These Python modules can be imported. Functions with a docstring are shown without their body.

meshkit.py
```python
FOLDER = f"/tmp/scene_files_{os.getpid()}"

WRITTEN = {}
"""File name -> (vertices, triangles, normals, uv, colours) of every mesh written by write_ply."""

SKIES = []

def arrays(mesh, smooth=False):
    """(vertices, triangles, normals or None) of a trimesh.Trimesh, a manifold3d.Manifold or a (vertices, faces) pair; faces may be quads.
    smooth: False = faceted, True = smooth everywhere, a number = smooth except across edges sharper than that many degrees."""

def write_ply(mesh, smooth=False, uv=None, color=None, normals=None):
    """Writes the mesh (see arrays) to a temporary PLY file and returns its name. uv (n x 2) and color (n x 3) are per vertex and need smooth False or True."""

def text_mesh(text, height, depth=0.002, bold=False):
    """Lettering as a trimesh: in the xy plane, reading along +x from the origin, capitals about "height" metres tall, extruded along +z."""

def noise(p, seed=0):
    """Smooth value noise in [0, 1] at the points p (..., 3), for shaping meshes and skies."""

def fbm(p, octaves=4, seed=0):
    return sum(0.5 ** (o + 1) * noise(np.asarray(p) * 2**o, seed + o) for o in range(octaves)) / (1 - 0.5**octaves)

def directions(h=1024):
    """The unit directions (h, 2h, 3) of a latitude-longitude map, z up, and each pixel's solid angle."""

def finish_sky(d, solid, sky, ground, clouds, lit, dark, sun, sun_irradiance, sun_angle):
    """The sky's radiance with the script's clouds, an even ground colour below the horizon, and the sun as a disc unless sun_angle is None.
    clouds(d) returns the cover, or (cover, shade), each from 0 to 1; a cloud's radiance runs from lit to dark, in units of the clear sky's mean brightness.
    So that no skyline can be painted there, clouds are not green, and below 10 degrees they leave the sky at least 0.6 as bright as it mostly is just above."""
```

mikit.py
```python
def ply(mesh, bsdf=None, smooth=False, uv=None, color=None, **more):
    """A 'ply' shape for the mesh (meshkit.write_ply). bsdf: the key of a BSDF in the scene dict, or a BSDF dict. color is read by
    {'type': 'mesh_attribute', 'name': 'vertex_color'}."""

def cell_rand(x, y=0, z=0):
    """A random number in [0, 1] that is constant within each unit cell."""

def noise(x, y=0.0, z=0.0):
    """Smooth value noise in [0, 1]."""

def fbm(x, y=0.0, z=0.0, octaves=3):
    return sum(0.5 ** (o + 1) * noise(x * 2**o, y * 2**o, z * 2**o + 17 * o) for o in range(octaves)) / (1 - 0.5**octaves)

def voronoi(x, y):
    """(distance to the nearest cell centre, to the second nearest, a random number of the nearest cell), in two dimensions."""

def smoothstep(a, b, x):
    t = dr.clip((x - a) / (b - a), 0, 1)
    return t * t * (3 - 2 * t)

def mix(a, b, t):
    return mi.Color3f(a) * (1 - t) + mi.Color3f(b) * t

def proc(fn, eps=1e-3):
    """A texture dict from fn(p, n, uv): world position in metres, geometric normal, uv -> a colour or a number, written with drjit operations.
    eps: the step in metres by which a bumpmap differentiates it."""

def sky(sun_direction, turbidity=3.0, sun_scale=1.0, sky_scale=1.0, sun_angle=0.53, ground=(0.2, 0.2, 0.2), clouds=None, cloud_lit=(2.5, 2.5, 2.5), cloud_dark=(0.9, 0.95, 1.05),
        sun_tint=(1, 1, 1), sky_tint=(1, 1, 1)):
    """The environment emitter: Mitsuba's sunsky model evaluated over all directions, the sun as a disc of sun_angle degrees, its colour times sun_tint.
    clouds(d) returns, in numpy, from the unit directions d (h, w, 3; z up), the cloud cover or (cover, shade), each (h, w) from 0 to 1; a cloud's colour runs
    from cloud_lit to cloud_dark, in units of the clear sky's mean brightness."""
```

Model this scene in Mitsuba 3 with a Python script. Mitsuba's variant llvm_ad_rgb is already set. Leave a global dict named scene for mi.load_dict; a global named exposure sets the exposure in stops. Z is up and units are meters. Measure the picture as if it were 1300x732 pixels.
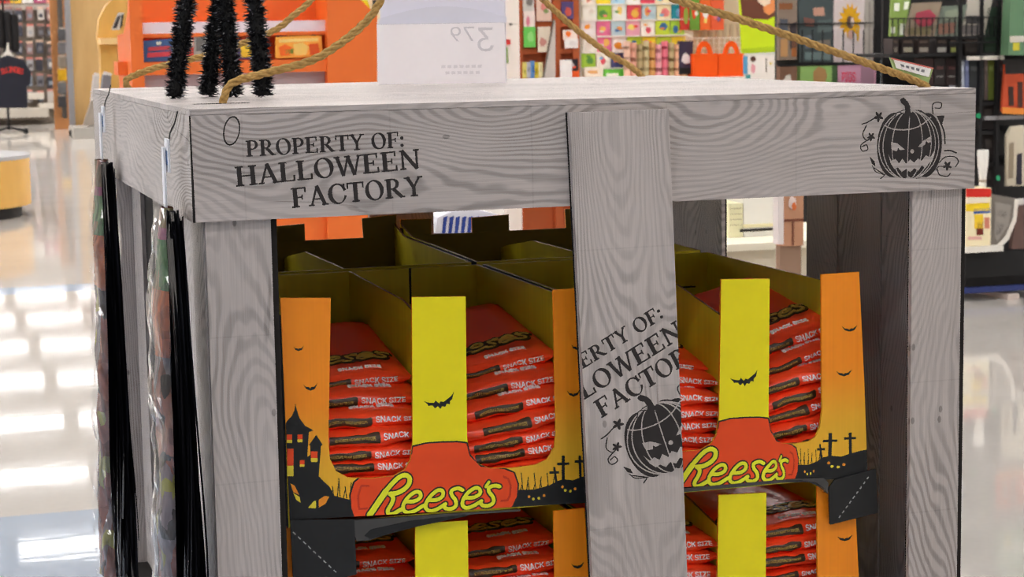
import math, random
import numpy as np, trimesh, mitsuba as mi, mikit, meshkit
import drjit as dr
from shapely.geometry import Polygon, LineString, Point, box as sbox
from shapely.ops import unary_union
from shapely import affinity
from mikit import noise, fbm, voronoi, smoothstep, mix, cell_rand, proc

rng = np.random.default_rng(7)
scene, labels = {}, {}
T4 = mi.ScalarTransform4f

# ---------------------------------------------------------------- camera, exposure
EYE = np.array([-.3956, -2.7071, 1.4966]); YAW, PITCH, ROLL, FOC = .3057, .1292, -.0165, 2495.5
Fw = np.array([math.sin(YAW)*math.cos(PITCH), math.cos(YAW)*math.cos(PITCH), -math.sin(PITCH)])
_R = np.cross(Fw, [0, 0, 1.]); _R /= np.linalg.norm(_R); _U = np.cross(_R, Fw)
Rt = _R*math.cos(ROLL)+_U*math.sin(ROLL); Up = _U*math.cos(ROLL)-_R*math.sin(ROLL)
scene['camera'] = {'type': 'thinlens', 'fov': math.degrees(2*math.atan(650/FOC)), 'fov_axis': 'x', 'aperture_radius': .0021, 'focus_distance': 2.85,
                   'near_clip': .05, 'far_clip': 300.,
                   'to_world': T4().look_at(origin=EYE.tolist(), target=(EYE+Fw).tolist(), up=Up.tolist())}
exposure = 1.3
LAMP = (6.9, 6.75, 6.6)

def Q(px, py, y=None, x=None, z=None):
    """the point of the place, on the plane y=, x= or z=, that was measured at a pixel of the 1300 x 732 photograph"""
    d = Fw + Rt*(px-650)/FOC - Up*(py-366)/FOC
    t = (y-EYE[1])/d[1] if y is not None else (x-EYE[0])/d[0] if x is not None else (z-EYE[2])/d[2]
    return EYE+d*t

# ---------------------------------------------------------------- helpers
NTH = ['first', 'second', 'third', 'fourth', 'fifth', 'sixth', 'seventh', 'eighth', 'ninth', 'tenth', 'eleventh', 'twelfth', 'thirteenth', 'fourteenth', 'fifteenth']
_n = {}
def name(base):
    i = _n.get(base, -1)+1; _n[base] = i
    return base if i == 0 else f'{base}_{i:03d}'
def thing(base, label, cat, group=None):
    k = name(base); labels[k] = {'label': label, 'category': cat}
    if group: labels[k]['group'] = group
    return k
def put(parent, part, mesh, m, smooth=False, uv=None, label=None, kind=None, to_world=None):
    k = name(f'{parent}__{part}') if parent else name(part)
    if isinstance(mesh, dict): d = {**mesh}
    else: d = mikit.ply(mesh, m, smooth=smooth, uv=uv)
    if to_world is not None: d['to_world'] = to_world
    scene[k] = d
    if label or kind:
        labels[k] = {}
        if label: labels[k]['label'] = label
        if kind: labels[k]['kind'] = kind
    return k
def struct(key, mesh, m, label=None, **kw):
    scene[key] = mikit.ply(mesh, m, **kw); labels[key] = {'kind': 'structure'}
    if label: labels[key]['label'] = label
    return key
def bx(x0, x1, y0, y1, z0, z1):
    m = trimesh.creation.box(extents=[abs(x1-x0), abs(y1-y0), abs(z1-z0)])
    m.apply_translation([(x0+x1)/2, (y0+y1)/2, (z0+z1)/2]); return m
def cat(ms): return trimesh.util.concatenate(ms)
def polys(g):
    if g.is_empty: return []
    return [q for q in getattr(g, 'geoms', [g]) if q.geom_type == 'Polygon' and q.area > 1e-9]
class Frame:
    """a flat face: local (a, b) in metres to world, with the outward normal"""
    def __init__(s, o, ea, eb, n): s.o, s.ea, s.eb, s.n = (np.asarray(v, float) for v in (o, ea, eb, n))
    def to(s, ab, h=0): ab = np.atleast_2d(ab); return s.o+ab[:, :1]*s.ea+ab[:, 1:2]*s.eb+h*s.n
    def prism(s, g, h0, h1):
        ms = []
        for q in polys(g):
            m = trimesh.creation.extrude_polygon(q, 1.0, engine='earcut')
            v = m.vertices; w = s.o+v[:, :1]*s.ea+v[:, 1:2]*s.eb+(h0+(h1-h0)*v[:, 2:3])*s.n
            m = trimesh.Trimesh(w, m.faces, process=False)
            if m.volume < 0: m.invert()
            ms.append(m)
        return cat(ms)
FRONT = lambda y: Frame([0, y, 0], [1, 0, 0], [0, 0, 1], [0, -1, 0])
def px2(pts, y): return [tuple(Q(a, b, y=y)[[0, 2]]) for a, b in pts]
def tube(path, r, sides=8, close=True):
    p = np.asarray(path, float); n = len(p); r = np.broadcast_to(r, (n,))
    t = np.gradient(p, axis=0); t /= np.linalg.norm(t, axis=1, keepdims=True)+1e-12
    a = np.zeros_like(t); a0 = np.cross(t[0], [0, 0, 1.] if abs(t[0][2]) < .9 else [1., 0, 0]); a[0] = a0/np.linalg.norm(a0)
    for i in range(1, n):
        q = a[i-1]-t[i]*(a[i-1]@t[i]); a[i] = q/np.linalg.norm(q)
    b = np.cross(t, a); g = np.arange(sides)*2*np.pi/sides
    v = (p[:, None]+r[:, None, None]*(np.cos(g)[None, :, None]*a[:, None]+np.sin(g)[None, :, None]*b[:, None])).reshape(-1, 3)
    i, j = np.meshgrid(np.arange(n-1), np.arange(sides), indexing='ij')
    q = np.stack([i*sides+j, i*sides+(j+1) % sides, (i+1)*sides+(j+1) % sides, (i+1)*sides+j], -1).reshape(-1, 4)
    f = [q[:, [0, 1, 2]], q[:, [0, 2, 3]]]
    if close:
        v = np.vstack([v, p[:1], p[-1:]]); j = np.arange(sides); c = n*sides
        f += [np.stack([(j+1) % sides, j, j*0+c], 1), np.stack([(n-1)*sides+j, (n-1)*sides+(j+1) % sides, j*0+c+1], 1)]
    return trimesh.Trimesh(v, np.vstack(f), process=False)
def spline(pts, step=.01):
    p = np.asarray(pts, float); p = np.vstack([2*p[0]-p[1], p, 2*p[-1]-p[-2]]); out = []
    for i in range(1, len(p)-2):
        k = max(2, int(np.linalg.norm(p[i+1]-p[i])/step)); t = np.linspace(0, 1, k, endpoint=False)[:, None]
        a, b, c, d = p[i-1:i+3]
        out.append(.5*(2*b+(c-a)*t+(2*a-5*b+4*c-d)*t**2+(3*b-a-3*c+d)*t**3))
    return np.vstack(out+[p[-2:-1]])
_wn = [0]
def plank(quad, back, grain='b', seed=None):
    """a board from its front quad (bl, br, tr, tl) and the vector to its back; uv runs along the grain in metres"""
    if seed is None: _wn[0] += 1; seed = _wn[0]
    q = np.asarray(quad, float); back = np.asarray(back, float); P = np.vstack([q, q+back])
    w = np.linalg.norm(q[1]-q[0]); h = np.linalg.norm(q[3]-q[0]); th = np.linalg.norm(back)
    L = np.array([[0, 0, 0], [w, 0, 0], [w, h, 0], [0, h, 0], [0, 0, th], [w, 0, th], [w, h, th], [0, h, th]])
    fs = [[0, 1, 2, 3], [5, 4, 7, 6], [4, 0, 3, 7], [1, 5, 6, 2], [3, 2, 6, 7], [4, 5, 1, 0]]
    v = P[sum(fs, [])]; l = L[sum(fs, [])]
    al, ac = (l[:, 1], l[:, 0]) if grain == 'b' else (l[:, 0], l[:, 1])
    uv = np.stack([al+l[:, 2]*(.3), ac+l[:, 2]], 1)+[seed*3.71, seed*1.137]
    f = np.arange(24).reshape(6, 4); f = np.vstack([f[:, [0, 1, 2]], f[:, [0, 2, 3]]])
    m = trimesh.Trimesh(v, f, process=False)
    if m.volume < 0: m = trimesh.Trimesh(v, f[:, ::-1], process=False)
    return m, uv
def pad(h, w, d, seg=3, r=None):
    """a box with rounded edges, about the origin"""
    import manifold3d as m3
    r = r or min(h, w, d)*.2
    sp = m3.Manifold.sphere(r, 8)
    pts = [sp.translate((sx*(h/2-r), sy*(w/2-r), sz*(d/2-r))) for sx in (-1, 1) for sy in (-1, 1) for sz in (-1, 1)]
    mm = m3.Manifold.batch_hull(pts).to_mesh()
    return trimesh.Trimesh(mm.vert_properties[:, :3], mm.tri_verts, process=False)

# ---------------------------------------------------------------- materials
def mat(k, rgb, rough=.5, spec=.4, **kw):
    scene['m_'+k] = {'type': 'twosided', 'b': {'type': 'principled', 'base_color': rgb if isinstance(rgb, dict) else {'type': 'rgb', 'value': list(rgb)}, 'roughness': rough, 'specular': spec, **kw}}
    return 'm_'+k
def srgb(r, g, b):
    return [((c/255+.055)/1.055)**2.4 if c > 10 else c/255/12.92 for c in (r, g, b)]
_pal = {}
def flat(r, g, b, rough=.55):
    k = f'flat_{r}_{g}_{b}'
    if k not in _pal: _pal[k] = mat(k, srgb(r, g, b), rough, .3)
    return _pal[k]
def wood_fn(p, n, uv):
    u, v = uv.x, uv.y
    g = v*.75+.20*(noise(u*2.4, v*7.5, 3.3)-.5)+.07*(noise(u*5.5, v*13, 6.1)-.5)+.014*(fbm(u*12, v*40, 8.1)-.5)
    amp = .35+.65*smoothstep(.3, .7, fbm(u*5, v*11, 5))
    line = smoothstep(-.6, 1.0, dr.sin(g*2*math.pi*125))*amp
    fine = noise(u*16, v*820)
    blot = fbm(u*3.1, v*8, 11)
    s1, s2, sr = voronoi(u*11+2, v*19)
    speck = smoothstep(.075, .045, s1)*(sr > .86)
    crack = smoothstep(.012, .004, dr.abs(noise(u*1.3+9, v*34, 2)-.5))*smoothstep(.70, .8, noise(u*6, v*16, 4))
    seam = smoothstep(.0016, .0006, dr.abs(u-dr.floor(u/.21+.5)*.21))*.08
    val = 1.10-.38*line-.42*speck-.30*crack-seam-.16*(fine-.5)-.38*(blot-.5)
    return mi.Color3f(.394, .350, .336)*val
WOOD = mat('wood_print', proc(wood_fn), .42, .5)
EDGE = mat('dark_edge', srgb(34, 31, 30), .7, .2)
INK = mat('ink', srgb(46, 42, 42), .6, .25)
PALEINK = mat('pale_print', srgb(205, 203, 207), .6, .2)
KRAFT = srgb(118, 78, 50)
def yel_fn(p, n, uv):
    t = .93+.1*noise(p.x*160, p.y*160, p.z*4)
    return dr.select(n.z > .6, mi.Color3f(*KRAFT), mi.Color3f(*srgb(214, 198, 42)))*t
YEL = mat('yellow_card', proc(yel_fn), .45, .35)
def org_fn(p, n, uv):
    zz = dr.select(p.z < .784, p.z+.34, p.z)
    t = .95+.08*noise(p.x*420, p.y*60, p.z*5)
    return mix(srgb(226, 172, 44), srgb(242, 140, 26), smoothstep(.85, .98, zz))*t
ORG = mat('orange_card', proc(org_fn), .45, .35)
YCOL = mat('yellow_print', srgb(232, 218, 20), .42, .35)
BLACK = mat('black_card', srgb(28, 29, 31), .5, .3)
TAB = mat('tab_card', srgb(28, 29, 31), .5, .35)
LIP = mat('lip', srgb(60, 59, 59), .38, .5)
REDP = mat('red_print', srgb(226, 72, 26), .42, .35)
REDD = mat('red_print_dark', srgb(190, 48, 20), .42, .35)
LIME = mat('logo_yellow', srgb(226, 228, 44), .42, .35)
BAGRED = mat('bag_film', srgb(246, 72, 34), .27, .5, clearcoat=.4, clearcoat_gloss=.75)
BROWN = mat('banner', srgb(58, 34, 16), .35, .4)
GOLD = mat('banner_gold', srgb(214, 178, 84), .4, .4)
WHITE = mat('white_print', srgb(236, 234, 234), .45, .4)
ROPE = mat('rope_fibre', proc(lambda p, n, uv: mix(srgb(150, 116, 66), srgb(196, 160, 100), noise(p.x*300, p.y*300, p.z*300))), .8, .15)
TINSEL = mat('tinsel', srgb(24, 24, 28), .2, .7)
TINCORE = mat('tinsel_core', srgb(12, 12, 13), .6, .3)
PAPER = mat('paper', srgb(244, 238, 240), .55, .3)
CREAM = flat(228, 220, 200); METAL = mat('grey_metal', srgb(150, 150, 155), .35, .5, metallic=.5); BLK = flat(24, 24, 26)
MAPLE = mat('maple', proc(lambda p, n, uv: mix(srgb(196, 156, 98), srgb(214, 178, 122), fbm(p.x*9+p.y*9, p.z*1.6, 2))), .4, .4)
HONEY = mat('honey', proc(lambda p, n, uv: mix(srgb(214, 164, 78), srgb(228, 182, 100), fbm(p.x*14, p.y*14, p.z*2))), .4, .4)
def floor_fn(p, n, uv):
    b = mi.Color3f(*srgb(174, 170, 166))*(.95+.08*fbm(p.x*3, p.y*3)+.03*noise(p.x*60, p.y*60))
    blue = mi.Color3f(*srgb(146, 160, 178))
    c = dr.select((p.y < 3.6) & (p.x < .6), blue, b)
    strip = (p.y > 9.28) & (p.y < 9.62) & (p.x < 2.2)
    return dr.select(strip, mi.Color3f(*srgb(146, 166, 190)), c)
def floor_bump(p, n, uv): return .00010*fbm(p.x*5, p.y*24, 1)+.00002*noise(p.x*30, p.y*110)
scene['m_floor'] = {'type': 'twosided', 'b': {'type': 'bumpmap', 'arbitrary': proc(floor_bump, eps=.004), 'scale': 1.0,
                    'n': {'type': 'principled', 'base_color': proc(floor_fn), 'roughness': .045, 'specular': .55}}}
GLASSY = 'm_film'
scene[GLASSY] = {'type': 'thindielectric', 'int_ior': 1.4}

# ---------------------------------------------------------------- the setting: floor, ceiling, walls, lamps
X0, X1, Y0, Y1, H = -16., 28., -13., 47., 4.5
def quadmesh(a, b, c, d):
    return trimesh.Trimesh(np.array([a, b, c, d], float), [[0, 1, 2], [0, 2, 3]], process=False)
struct('floor', quadmesh((X0, Y0, 0), (X1, Y0, 0), (X1, Y1, 0), (X0, Y1, 0)), 'm_floor', 'polished pale beige store floor with a blue strip and a blue area', uv=np.array([[X0, Y0], [X1, Y0], [X1, Y1], [X0, Y1]]))
struct('ceiling', bx(X0, X1, Y0, Y1, H, H+.1), flat(225, 222, 216), 'white ceiling of the store')
WALLM = flat(222, 219, 214)
struct('wall_back', bx(X0, X1, Y1, Y1+.2, 0, H), WALLM, 'pale wall at the far end of the store')
struct('wall_front', bx(X0, X1, Y0-.2, Y0, 0, H), WALLM, 'pale wall on the near side of the store')
struct('wall_left', bx(X0-.2, X0, Y0, Y1, 0, H), WALLM, 'pale wall on the left side of the store')
struct('wall_right', bx(X1, X1+.2, Y0, Y1, 0, H), WALLM, 'pale wall on the right side of the store')
LAMPBODY = flat(235, 235, 235)
for i in range(14):
    y = -7.05+3.95*i
    k = thing('ceiling_light_row', f'white fluorescent ceiling light row mirrored in the floor, {NTH[i]} from the near wall', 'ceiling light', 'fluorescent rows on the ceiling')
    put(k, 'housing', bx(X0+1, X1-1, y-.16, y+.16, H-.05, H), LAMPBODY)
    ms = []
    x = X0+1.2
    while x < X1-2.4:
        ms.append(trimesh.Trimesh([[x, y-.13, H-.056], [x, y+.13, H-.056], [x+1.18, y+.13, H-.056], [x+1.18, y-.13, H-.056]], [[0, 1, 2], [0, 2, 3]], process=False)); x += 1.42
    kk = put(k, 'diffuser', cat(ms), LAMPBODY)
    scene[kk]['emitter'] = {'type': 'area', 'radiance': {'type': 'rgb', 'value': list(LAMP)}}

# ---------------------------------------------------------------- lettering: a stout old-style serif drawn from strokes
def st(x0, y0, x1, y1, w): return LineString([(x0, y0), (x1, y1)]).buffer(w/2, cap_style=2)
def sf(x, y, w=.36, h=.075): return sbox(x-w/2, y-h/2, x+w/2, y+h/2)
def el(cx, cy, rx, ry): return affinity.scale(Point(cx, cy).buffer(1, 24), rx, ry)
def glyph(c):
    """(shape, advance) with capitals one unit high"""
    t, h = .20, .085; lo, hi = h/2, 1-h/2
    if c == ' ': return None, .42
    if c == ':': return unary_union([el(.1, .14, .1, .1), el(.1, .6, .1, .1)]), .3
    stem = lambda x, w=t: unary_union([sbox(x-w/2, 0, x+w/2, 1), sf(x, lo), sf(x, hi)])
    bowl = lambda x, y0, y1, r: el(x, (y0+y1)/2, r, (y1-y0)/2).difference(el(x-.02, (y0+y1)/2, r-.15, (y1-y0)/2-.065)).intersection(sbox(x, 0, x+9, 2))
    if c == 'P': return unary_union([stem(.18), sbox(.18, .42, .38, .49), sbox(.18, .93, .38, 1), bowl(.36, .42, 1, .34)]), .78
    if c == 'R': return unary_union([stem(.18), sbox(.18, .44, .38, .51), sbox(.18, .93, .38, 1), bowl(.36, .44, 1, .32), st(.4, .47, .78, .03, .17), sf(.82, lo, .22)]), .96
    if c == 'O': return el(.44, .5, .44, .52).difference(affinity.rotate(el(.44, .5, .26, .46), 10)), .95
    if c == 'C':
        g = el(.44, .5, .44, .52).difference(affinity.rotate(el(.48, .5, .28, .455), 8)).difference(Polygon([(.5, .5), (1.2, .82), (1.2, .24)]))
        return unary_union([g, sbox(.72, .62, .8, .98)]), .9
    if c in 'EF':
        g = [stem(.18), sbox(.18, .93, .68, 1), sbox(.62, .74, .69, 1), sbox(.18, .47, .52, .54), sbox(.47, .38, .53, .63)]
        if c == 'E': g += [sbox(.18, 0, .72, .07), sbox(.66, 0, .74, .28)]
        return unary_union(g), .84 if c == 'E' else .8
    if c == 'L': return unary_union([stem(.18), sbox(.18, 0, .68, .07), sbox(.62, 0, .7, .3)]), .78
    if c == 'T': return unary_union([stem(.4), sbox(.02, .92, .78, 1), sbox(.0, .7, .07, 1), sbox(.73, .7, .8, 1)]), .86
    if c == 'H': return unary_union([stem(.18), stem(.76), sbox(.18, .47, .76, .54)]), 1.0
    if c == 'A': return unary_union([st(.12, 0, .42, 1, .09), st(.4, 1.0, .76, 0, .17), sbox(.22, .3, .64, .37), sf(.12, lo, .26), sf(.76, lo, .3)]), .92
    if c == 'N': return unary_union([st(.16, 0, .16, 1, .1), st(.14, 1, .8, .0, .17), st(.8, 0, .8, 1, .1), sf(.16, lo, .28), sf(.8, hi, .28), sf(.13, hi, .22)]), 1.0
    if c == 'Y': return unary_union([st(.42, .45, .12, 1, .16), st(.42, .45, .72, 1, .1), sbox(.34, 0, .5, .5), sf(.42, lo), sf(.12, hi, .3), sf(.74, hi, .26)]), .88
    if c == 'W': return unary_union([st(.1, 1, .36, 0, .16), st(.36, 0, .6, .95, .09), st(.58, 1, .86, 0, .16), st(.86, 0, 1.1, 1, .09), sf(.1, hi, .28), sf(.58, hi, .26), sf(1.12, hi, .24)]), 1.24
def words(s):
    x, out = 0, []
    for c in s:
        g, a = glyph(c)
        if g is not None: out.append(affinity.translate(g, x, 0))
        x += a
    return unary_union(out), x-.08
def set_text(s, a, b, cap):
    """the words fitted between two baseline points of a face"""
    g, w = words(s); a, b = np.array(a), np.array(b); d = b-a; L = np.linalg.norm(d)
    g = affinity.scale(g, L/w, cap, origin=(0, 0)); g = affinity.rotate(g, math.degrees(math.atan2(d[1], d[0])), origin=(0, 0))
    return affinity.translate(g, *a)
def stroke(pts, w):
    if len(pts) > 2: pts = spline(np.array(pts, float), 4)[:, :2]
    return LineString(pts).buffer(w/2, 6)
def flip(g, s, c=(0, 0)): return affinity.affine_transform(g, [s, 0, 0, -s, -c[0]*s, c[1]*s])

def pumpkin_art():
    """the stencilled jack-o'-lantern with vines, as (solid, outline details), about its own centre, one unit = its half width"""
    cx, cy, rx, ry = 425, 400, 242, 232
    body = unary_union([el(cx-120, cy, 125, ry*.93), el(cx-50, cy-4, 120, ry), el(cx+50, cy-4, 120, ry), el(cx+120, cy, 122, ry*.93)])
    cut = []
    for k in (-.93, -.8, -.52, -.02, .42, .7, .83, .94):
        th = np.linspace(-1.45, 1.5, 24)
        cut.append(LineString([(cx-8+rx*k*math.cos(t), cy+ry*math.sin(t)) for t in th]).buffer(4.2))
    cut.append(stroke([(225, 268), (280, 290), (350, 298), (430, 292), (505, 265), (575, 212)], 9))
    cut.append(Polygon([(280, 380), (330, 388), (390, 430), (352, 436), (338, 420), (330, 444), (288, 432)]))
    cut.append(Polygon([(486, 412), (530, 366), (586, 338), (588, 378), (560, 386), (548, 372), (540, 398), (510, 414)]))
    cut.append(Point(444, 442).buffer(15))
    top = [(262, 455), (292, 505), (322, 492), (348, 522), (374, 490), (402, 524), (432, 494), (462, 518), (490, 488), (520, 506), (548, 468), (582, 482), (616, 430)]
    bot = [(604, 500), (578, 520), (552, 556), (522, 538), (496, 574), (466, 556), (436, 584), (404, 560), (372, 582), (342, 552), (312, 560), (284, 520)]
    cut.append(Polygon(top+bot))
    g = body.difference(unary_union(cut))
    stem = Polygon([(342, 98), (362, 86), (392, 110), (410, 140), (416, 178), (436, 205), (372, 208), (384, 170), (376, 135), (350, 118)]).buffer(3)
    g = unary_union([g, stem])
    deco = [stroke([(60, 262), (100, 250), (140, 228), (170, 215)], 6), stroke([(95, 270), (70, 330), (100, 370), (130, 350)], 6), stroke([(120, 360), (60, 400), (70, 440), (110, 430), (100, 400), (70, 410)], 6),
            stroke([(165, 555), (200, 575), (240, 600), (215, 625)], 6), stroke([(250, 600), (180, 580), (150, 540)], 5),
            Polygon([(130, 480), (165, 510), (172, 542), (145, 525)]), Polygon([(620, 203), (678, 200), (660, 265), (640, 240)]), stroke([(650, 250), (680, 310), (692, 390)], 9),
            stroke([(590, 190), (585, 130), (610, 112), (650, 118), (645, 150), (605, 150)], 6), stroke([(690, 438), (730, 436), (780, 452)], 9), stroke([(650, 520), (700, 480), (770, 480), (800, 510), (780, 545)], 6),
            stroke([(640, 560), (660, 600), (720, 610), (742, 590)], 6), stroke([(715, 545), (650, 545), (630, 570)], 5), stroke([(420, 218), (330, 180), (300, 215)], 5)]
    for x, y, s in ((182, 212, 36), (132, 345, 30), (716, 540, 34)):
        deco += [affinity.rotate(el(x+s*.45, y, s*.55, s*.24), a, origin=(x, y)) for a in (20, 92, 164, 236, 308)]
    g = unary_union([g]+deco)
    return affinity.affine_transform(g, [1/242, 0, 0, -1/242, -425/242, 400/242])
PUMPKIN = pumpkin_art()

# ---------------------------------------------------------------- the crate-shaped display stand
W, D, ZT, RH = 1.22, 1.31, 1.40, .156
crate = thing('wooden_crate_display', 'big grey wood-print cardboard crate stand with a stencilled top rail, holding candy trays', 'display stand')
def wpart(part, quad, back, grain='b', **kw):
    m, uv = plank(quad, back, grain); return put(crate, part, m, WOOD, uv=uv, **kw)
# lid: three boards of printed card with fine joints
ly = [0.0, .50, .92, D]
for i in range(3):
    a, b = ly[i], ly[i+1]-.0015
    wpart('lid_board', [(0, a, ZT), (W, a, ZT), (W, b, ZT), (0, b, ZT)], (0, 0, -.008), 'a')
def vquad(p0, p1, z0, z1): return [(*p0, z0), (*p1, z0), (*p1, z1), (*p0, z1)]
front = wpart('front_rail', [(.003, 0, ZT-RH+.0005), (W, 0, ZT-RH), (W, 0, ZT-.0085), (.001, 0, ZT-.0085)], (0, .012, 0), 'a')
left_r = wpart('side_rail', vquad((0, D), (0, .003), ZT-RH, ZT-.0085), (.012, 0, 0), 'a')
wpart('side_rail', vquad((W, .014), (W, D), ZT-RH, ZT-.0085), (-.012, 0, 0), 'a')
wpart('back_rail', vquad((W-.014, D), (.014, D), ZT-RH, ZT-.0085), (0, -.012, 0), 'a')
put(crate, 'corner_seam', cat([bx(-.0004, .0032, .0006, .004, ZT-RH, ZT-.009)]), EDGE)
# posts: printed face board on a dark liner that shows as a black line
def post(x0, x1, y, t=.01, ln=.006):
    wpart('corner_post', vquad((x0, y), (x1, y), .1, ZT-RH+.02), (0, t, 0))
    put(crate, 'post_liner', bx(x0+.001, x1+ln, y+t, y+t+.004, .1, ZT-RH+.02), EDGE)
post(.018, .110, .014, ln=.010); post(1.119, 1.206, .014, ln=.0125)
post(.018, .110, D-.03); post(1.119, 1.206, D-.03)
# the side boards: left outside, right inside
for y0, y1 in ((.026, .135), (.142, .405), (.412, .672), (.680, .952), (1.14, 1.275)):
    xs_ = .016 if y0 < .1 else .065
    wpart('side_plank', vquad((xs_, y1), (xs_, y0), .1, ZT-RH+.02), (.008, 0, 0))
put(crate, 'side_liner', bx(.0735, .076, .136, 1.25, .1, ZT-RH+.01), EDGE)
for y0, y1 in ((.03, .136), (.142, .258), (.264, .418), (.424, .545), (.93, 1.275)):
    wpart('side_plank', vquad((W-.014, y0), (W-.014, y1), .1, ZT-RH+.02), (-.008, 0, 0))
put(crate, 'side_liner', cat([bx(W-.0135, W-.011, .03, .545, .1, ZT-RH+.01), bx(W-.0135, W-.011, .93, 1.275, .1, ZT-RH+.01)]), EDGE)
# the leaning middle post
cq = [Q(755, 790, y=-.012), Q(875, 790, y=-.012), Q(849, 138, y=-.012), Q(723, 143, y=-.012)]
low = lambda a, b: a+(b-a)*((a[2]-.06)/(a[2]-b[2]))
cq[0], cq[1] = low(cq[3], cq[0]), low(cq[2], cq[1])
centre = wpart('middle_post', cq, (0, .0115, 0))
put(crate, 'post_liner', plank([(c[0]-.002, -.0008, c[2]) for c in cq], (0, .0006, 0))[0], EDGE)
wpart('middle_post', vquad((.70, D+.012), (.56, D+.012), .06, ZT-.02), (0, -.011, 0))
# base under the trays
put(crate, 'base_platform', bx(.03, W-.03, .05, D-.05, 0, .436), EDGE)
# stencils
F0 = FRONT(-.0001)
def print_on(parent, part, frame, g, m, h0=.0, h1=.0006, **kw): return put(parent, part, frame.prism(g, h0, h1), m, **kw)
p2 = lambda a, b, y=0: tuple(Q(a, b, y=y)[[0, 2]])
ln1 = set_text('PROPERTY OF:', p2(313, 199), p2(513, 187), .0225)
ln2 = set_text('HALLOWEEN', p2(300, 237), p2(533, 213.5), .0278)
ln3 = set_text('FACTORY', p2(371, 264), p2(536, 248), .0280)
print_on(front, 'lettering', F0, unary_union([ln1, ln2, ln3]), INK, label='stencilled words PROPERTY OF: HALLOWEEN FACTORY')
pc = np.array(p2(1155, 184)); pk = affinity.translate(affinity.scale(affinity.rotate(PUMPKIN, -2, origin=(0, 0)), .0555, .0555, origin=(0, 0)), *pc)
print_on(front, 'pumpkin_stencil', F0, pk.intersection(sbox(0, ZT-RH, W-.002, ZT)), INK, label='black stencilled grinning pumpkin with vines')
ring = affinity.rotate(el(0, 0, .0115, .0205), -12); kc = p2(294, 166)
print_on(front, 'knot_ring', F0, affinity.translate(ring.difference(affinity.scale(ring, .86, .9)), *kc), INK)
FC = FRONT(-.0121)
cpoly = Polygon([(c[0], c[2]) for c in cq])
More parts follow.
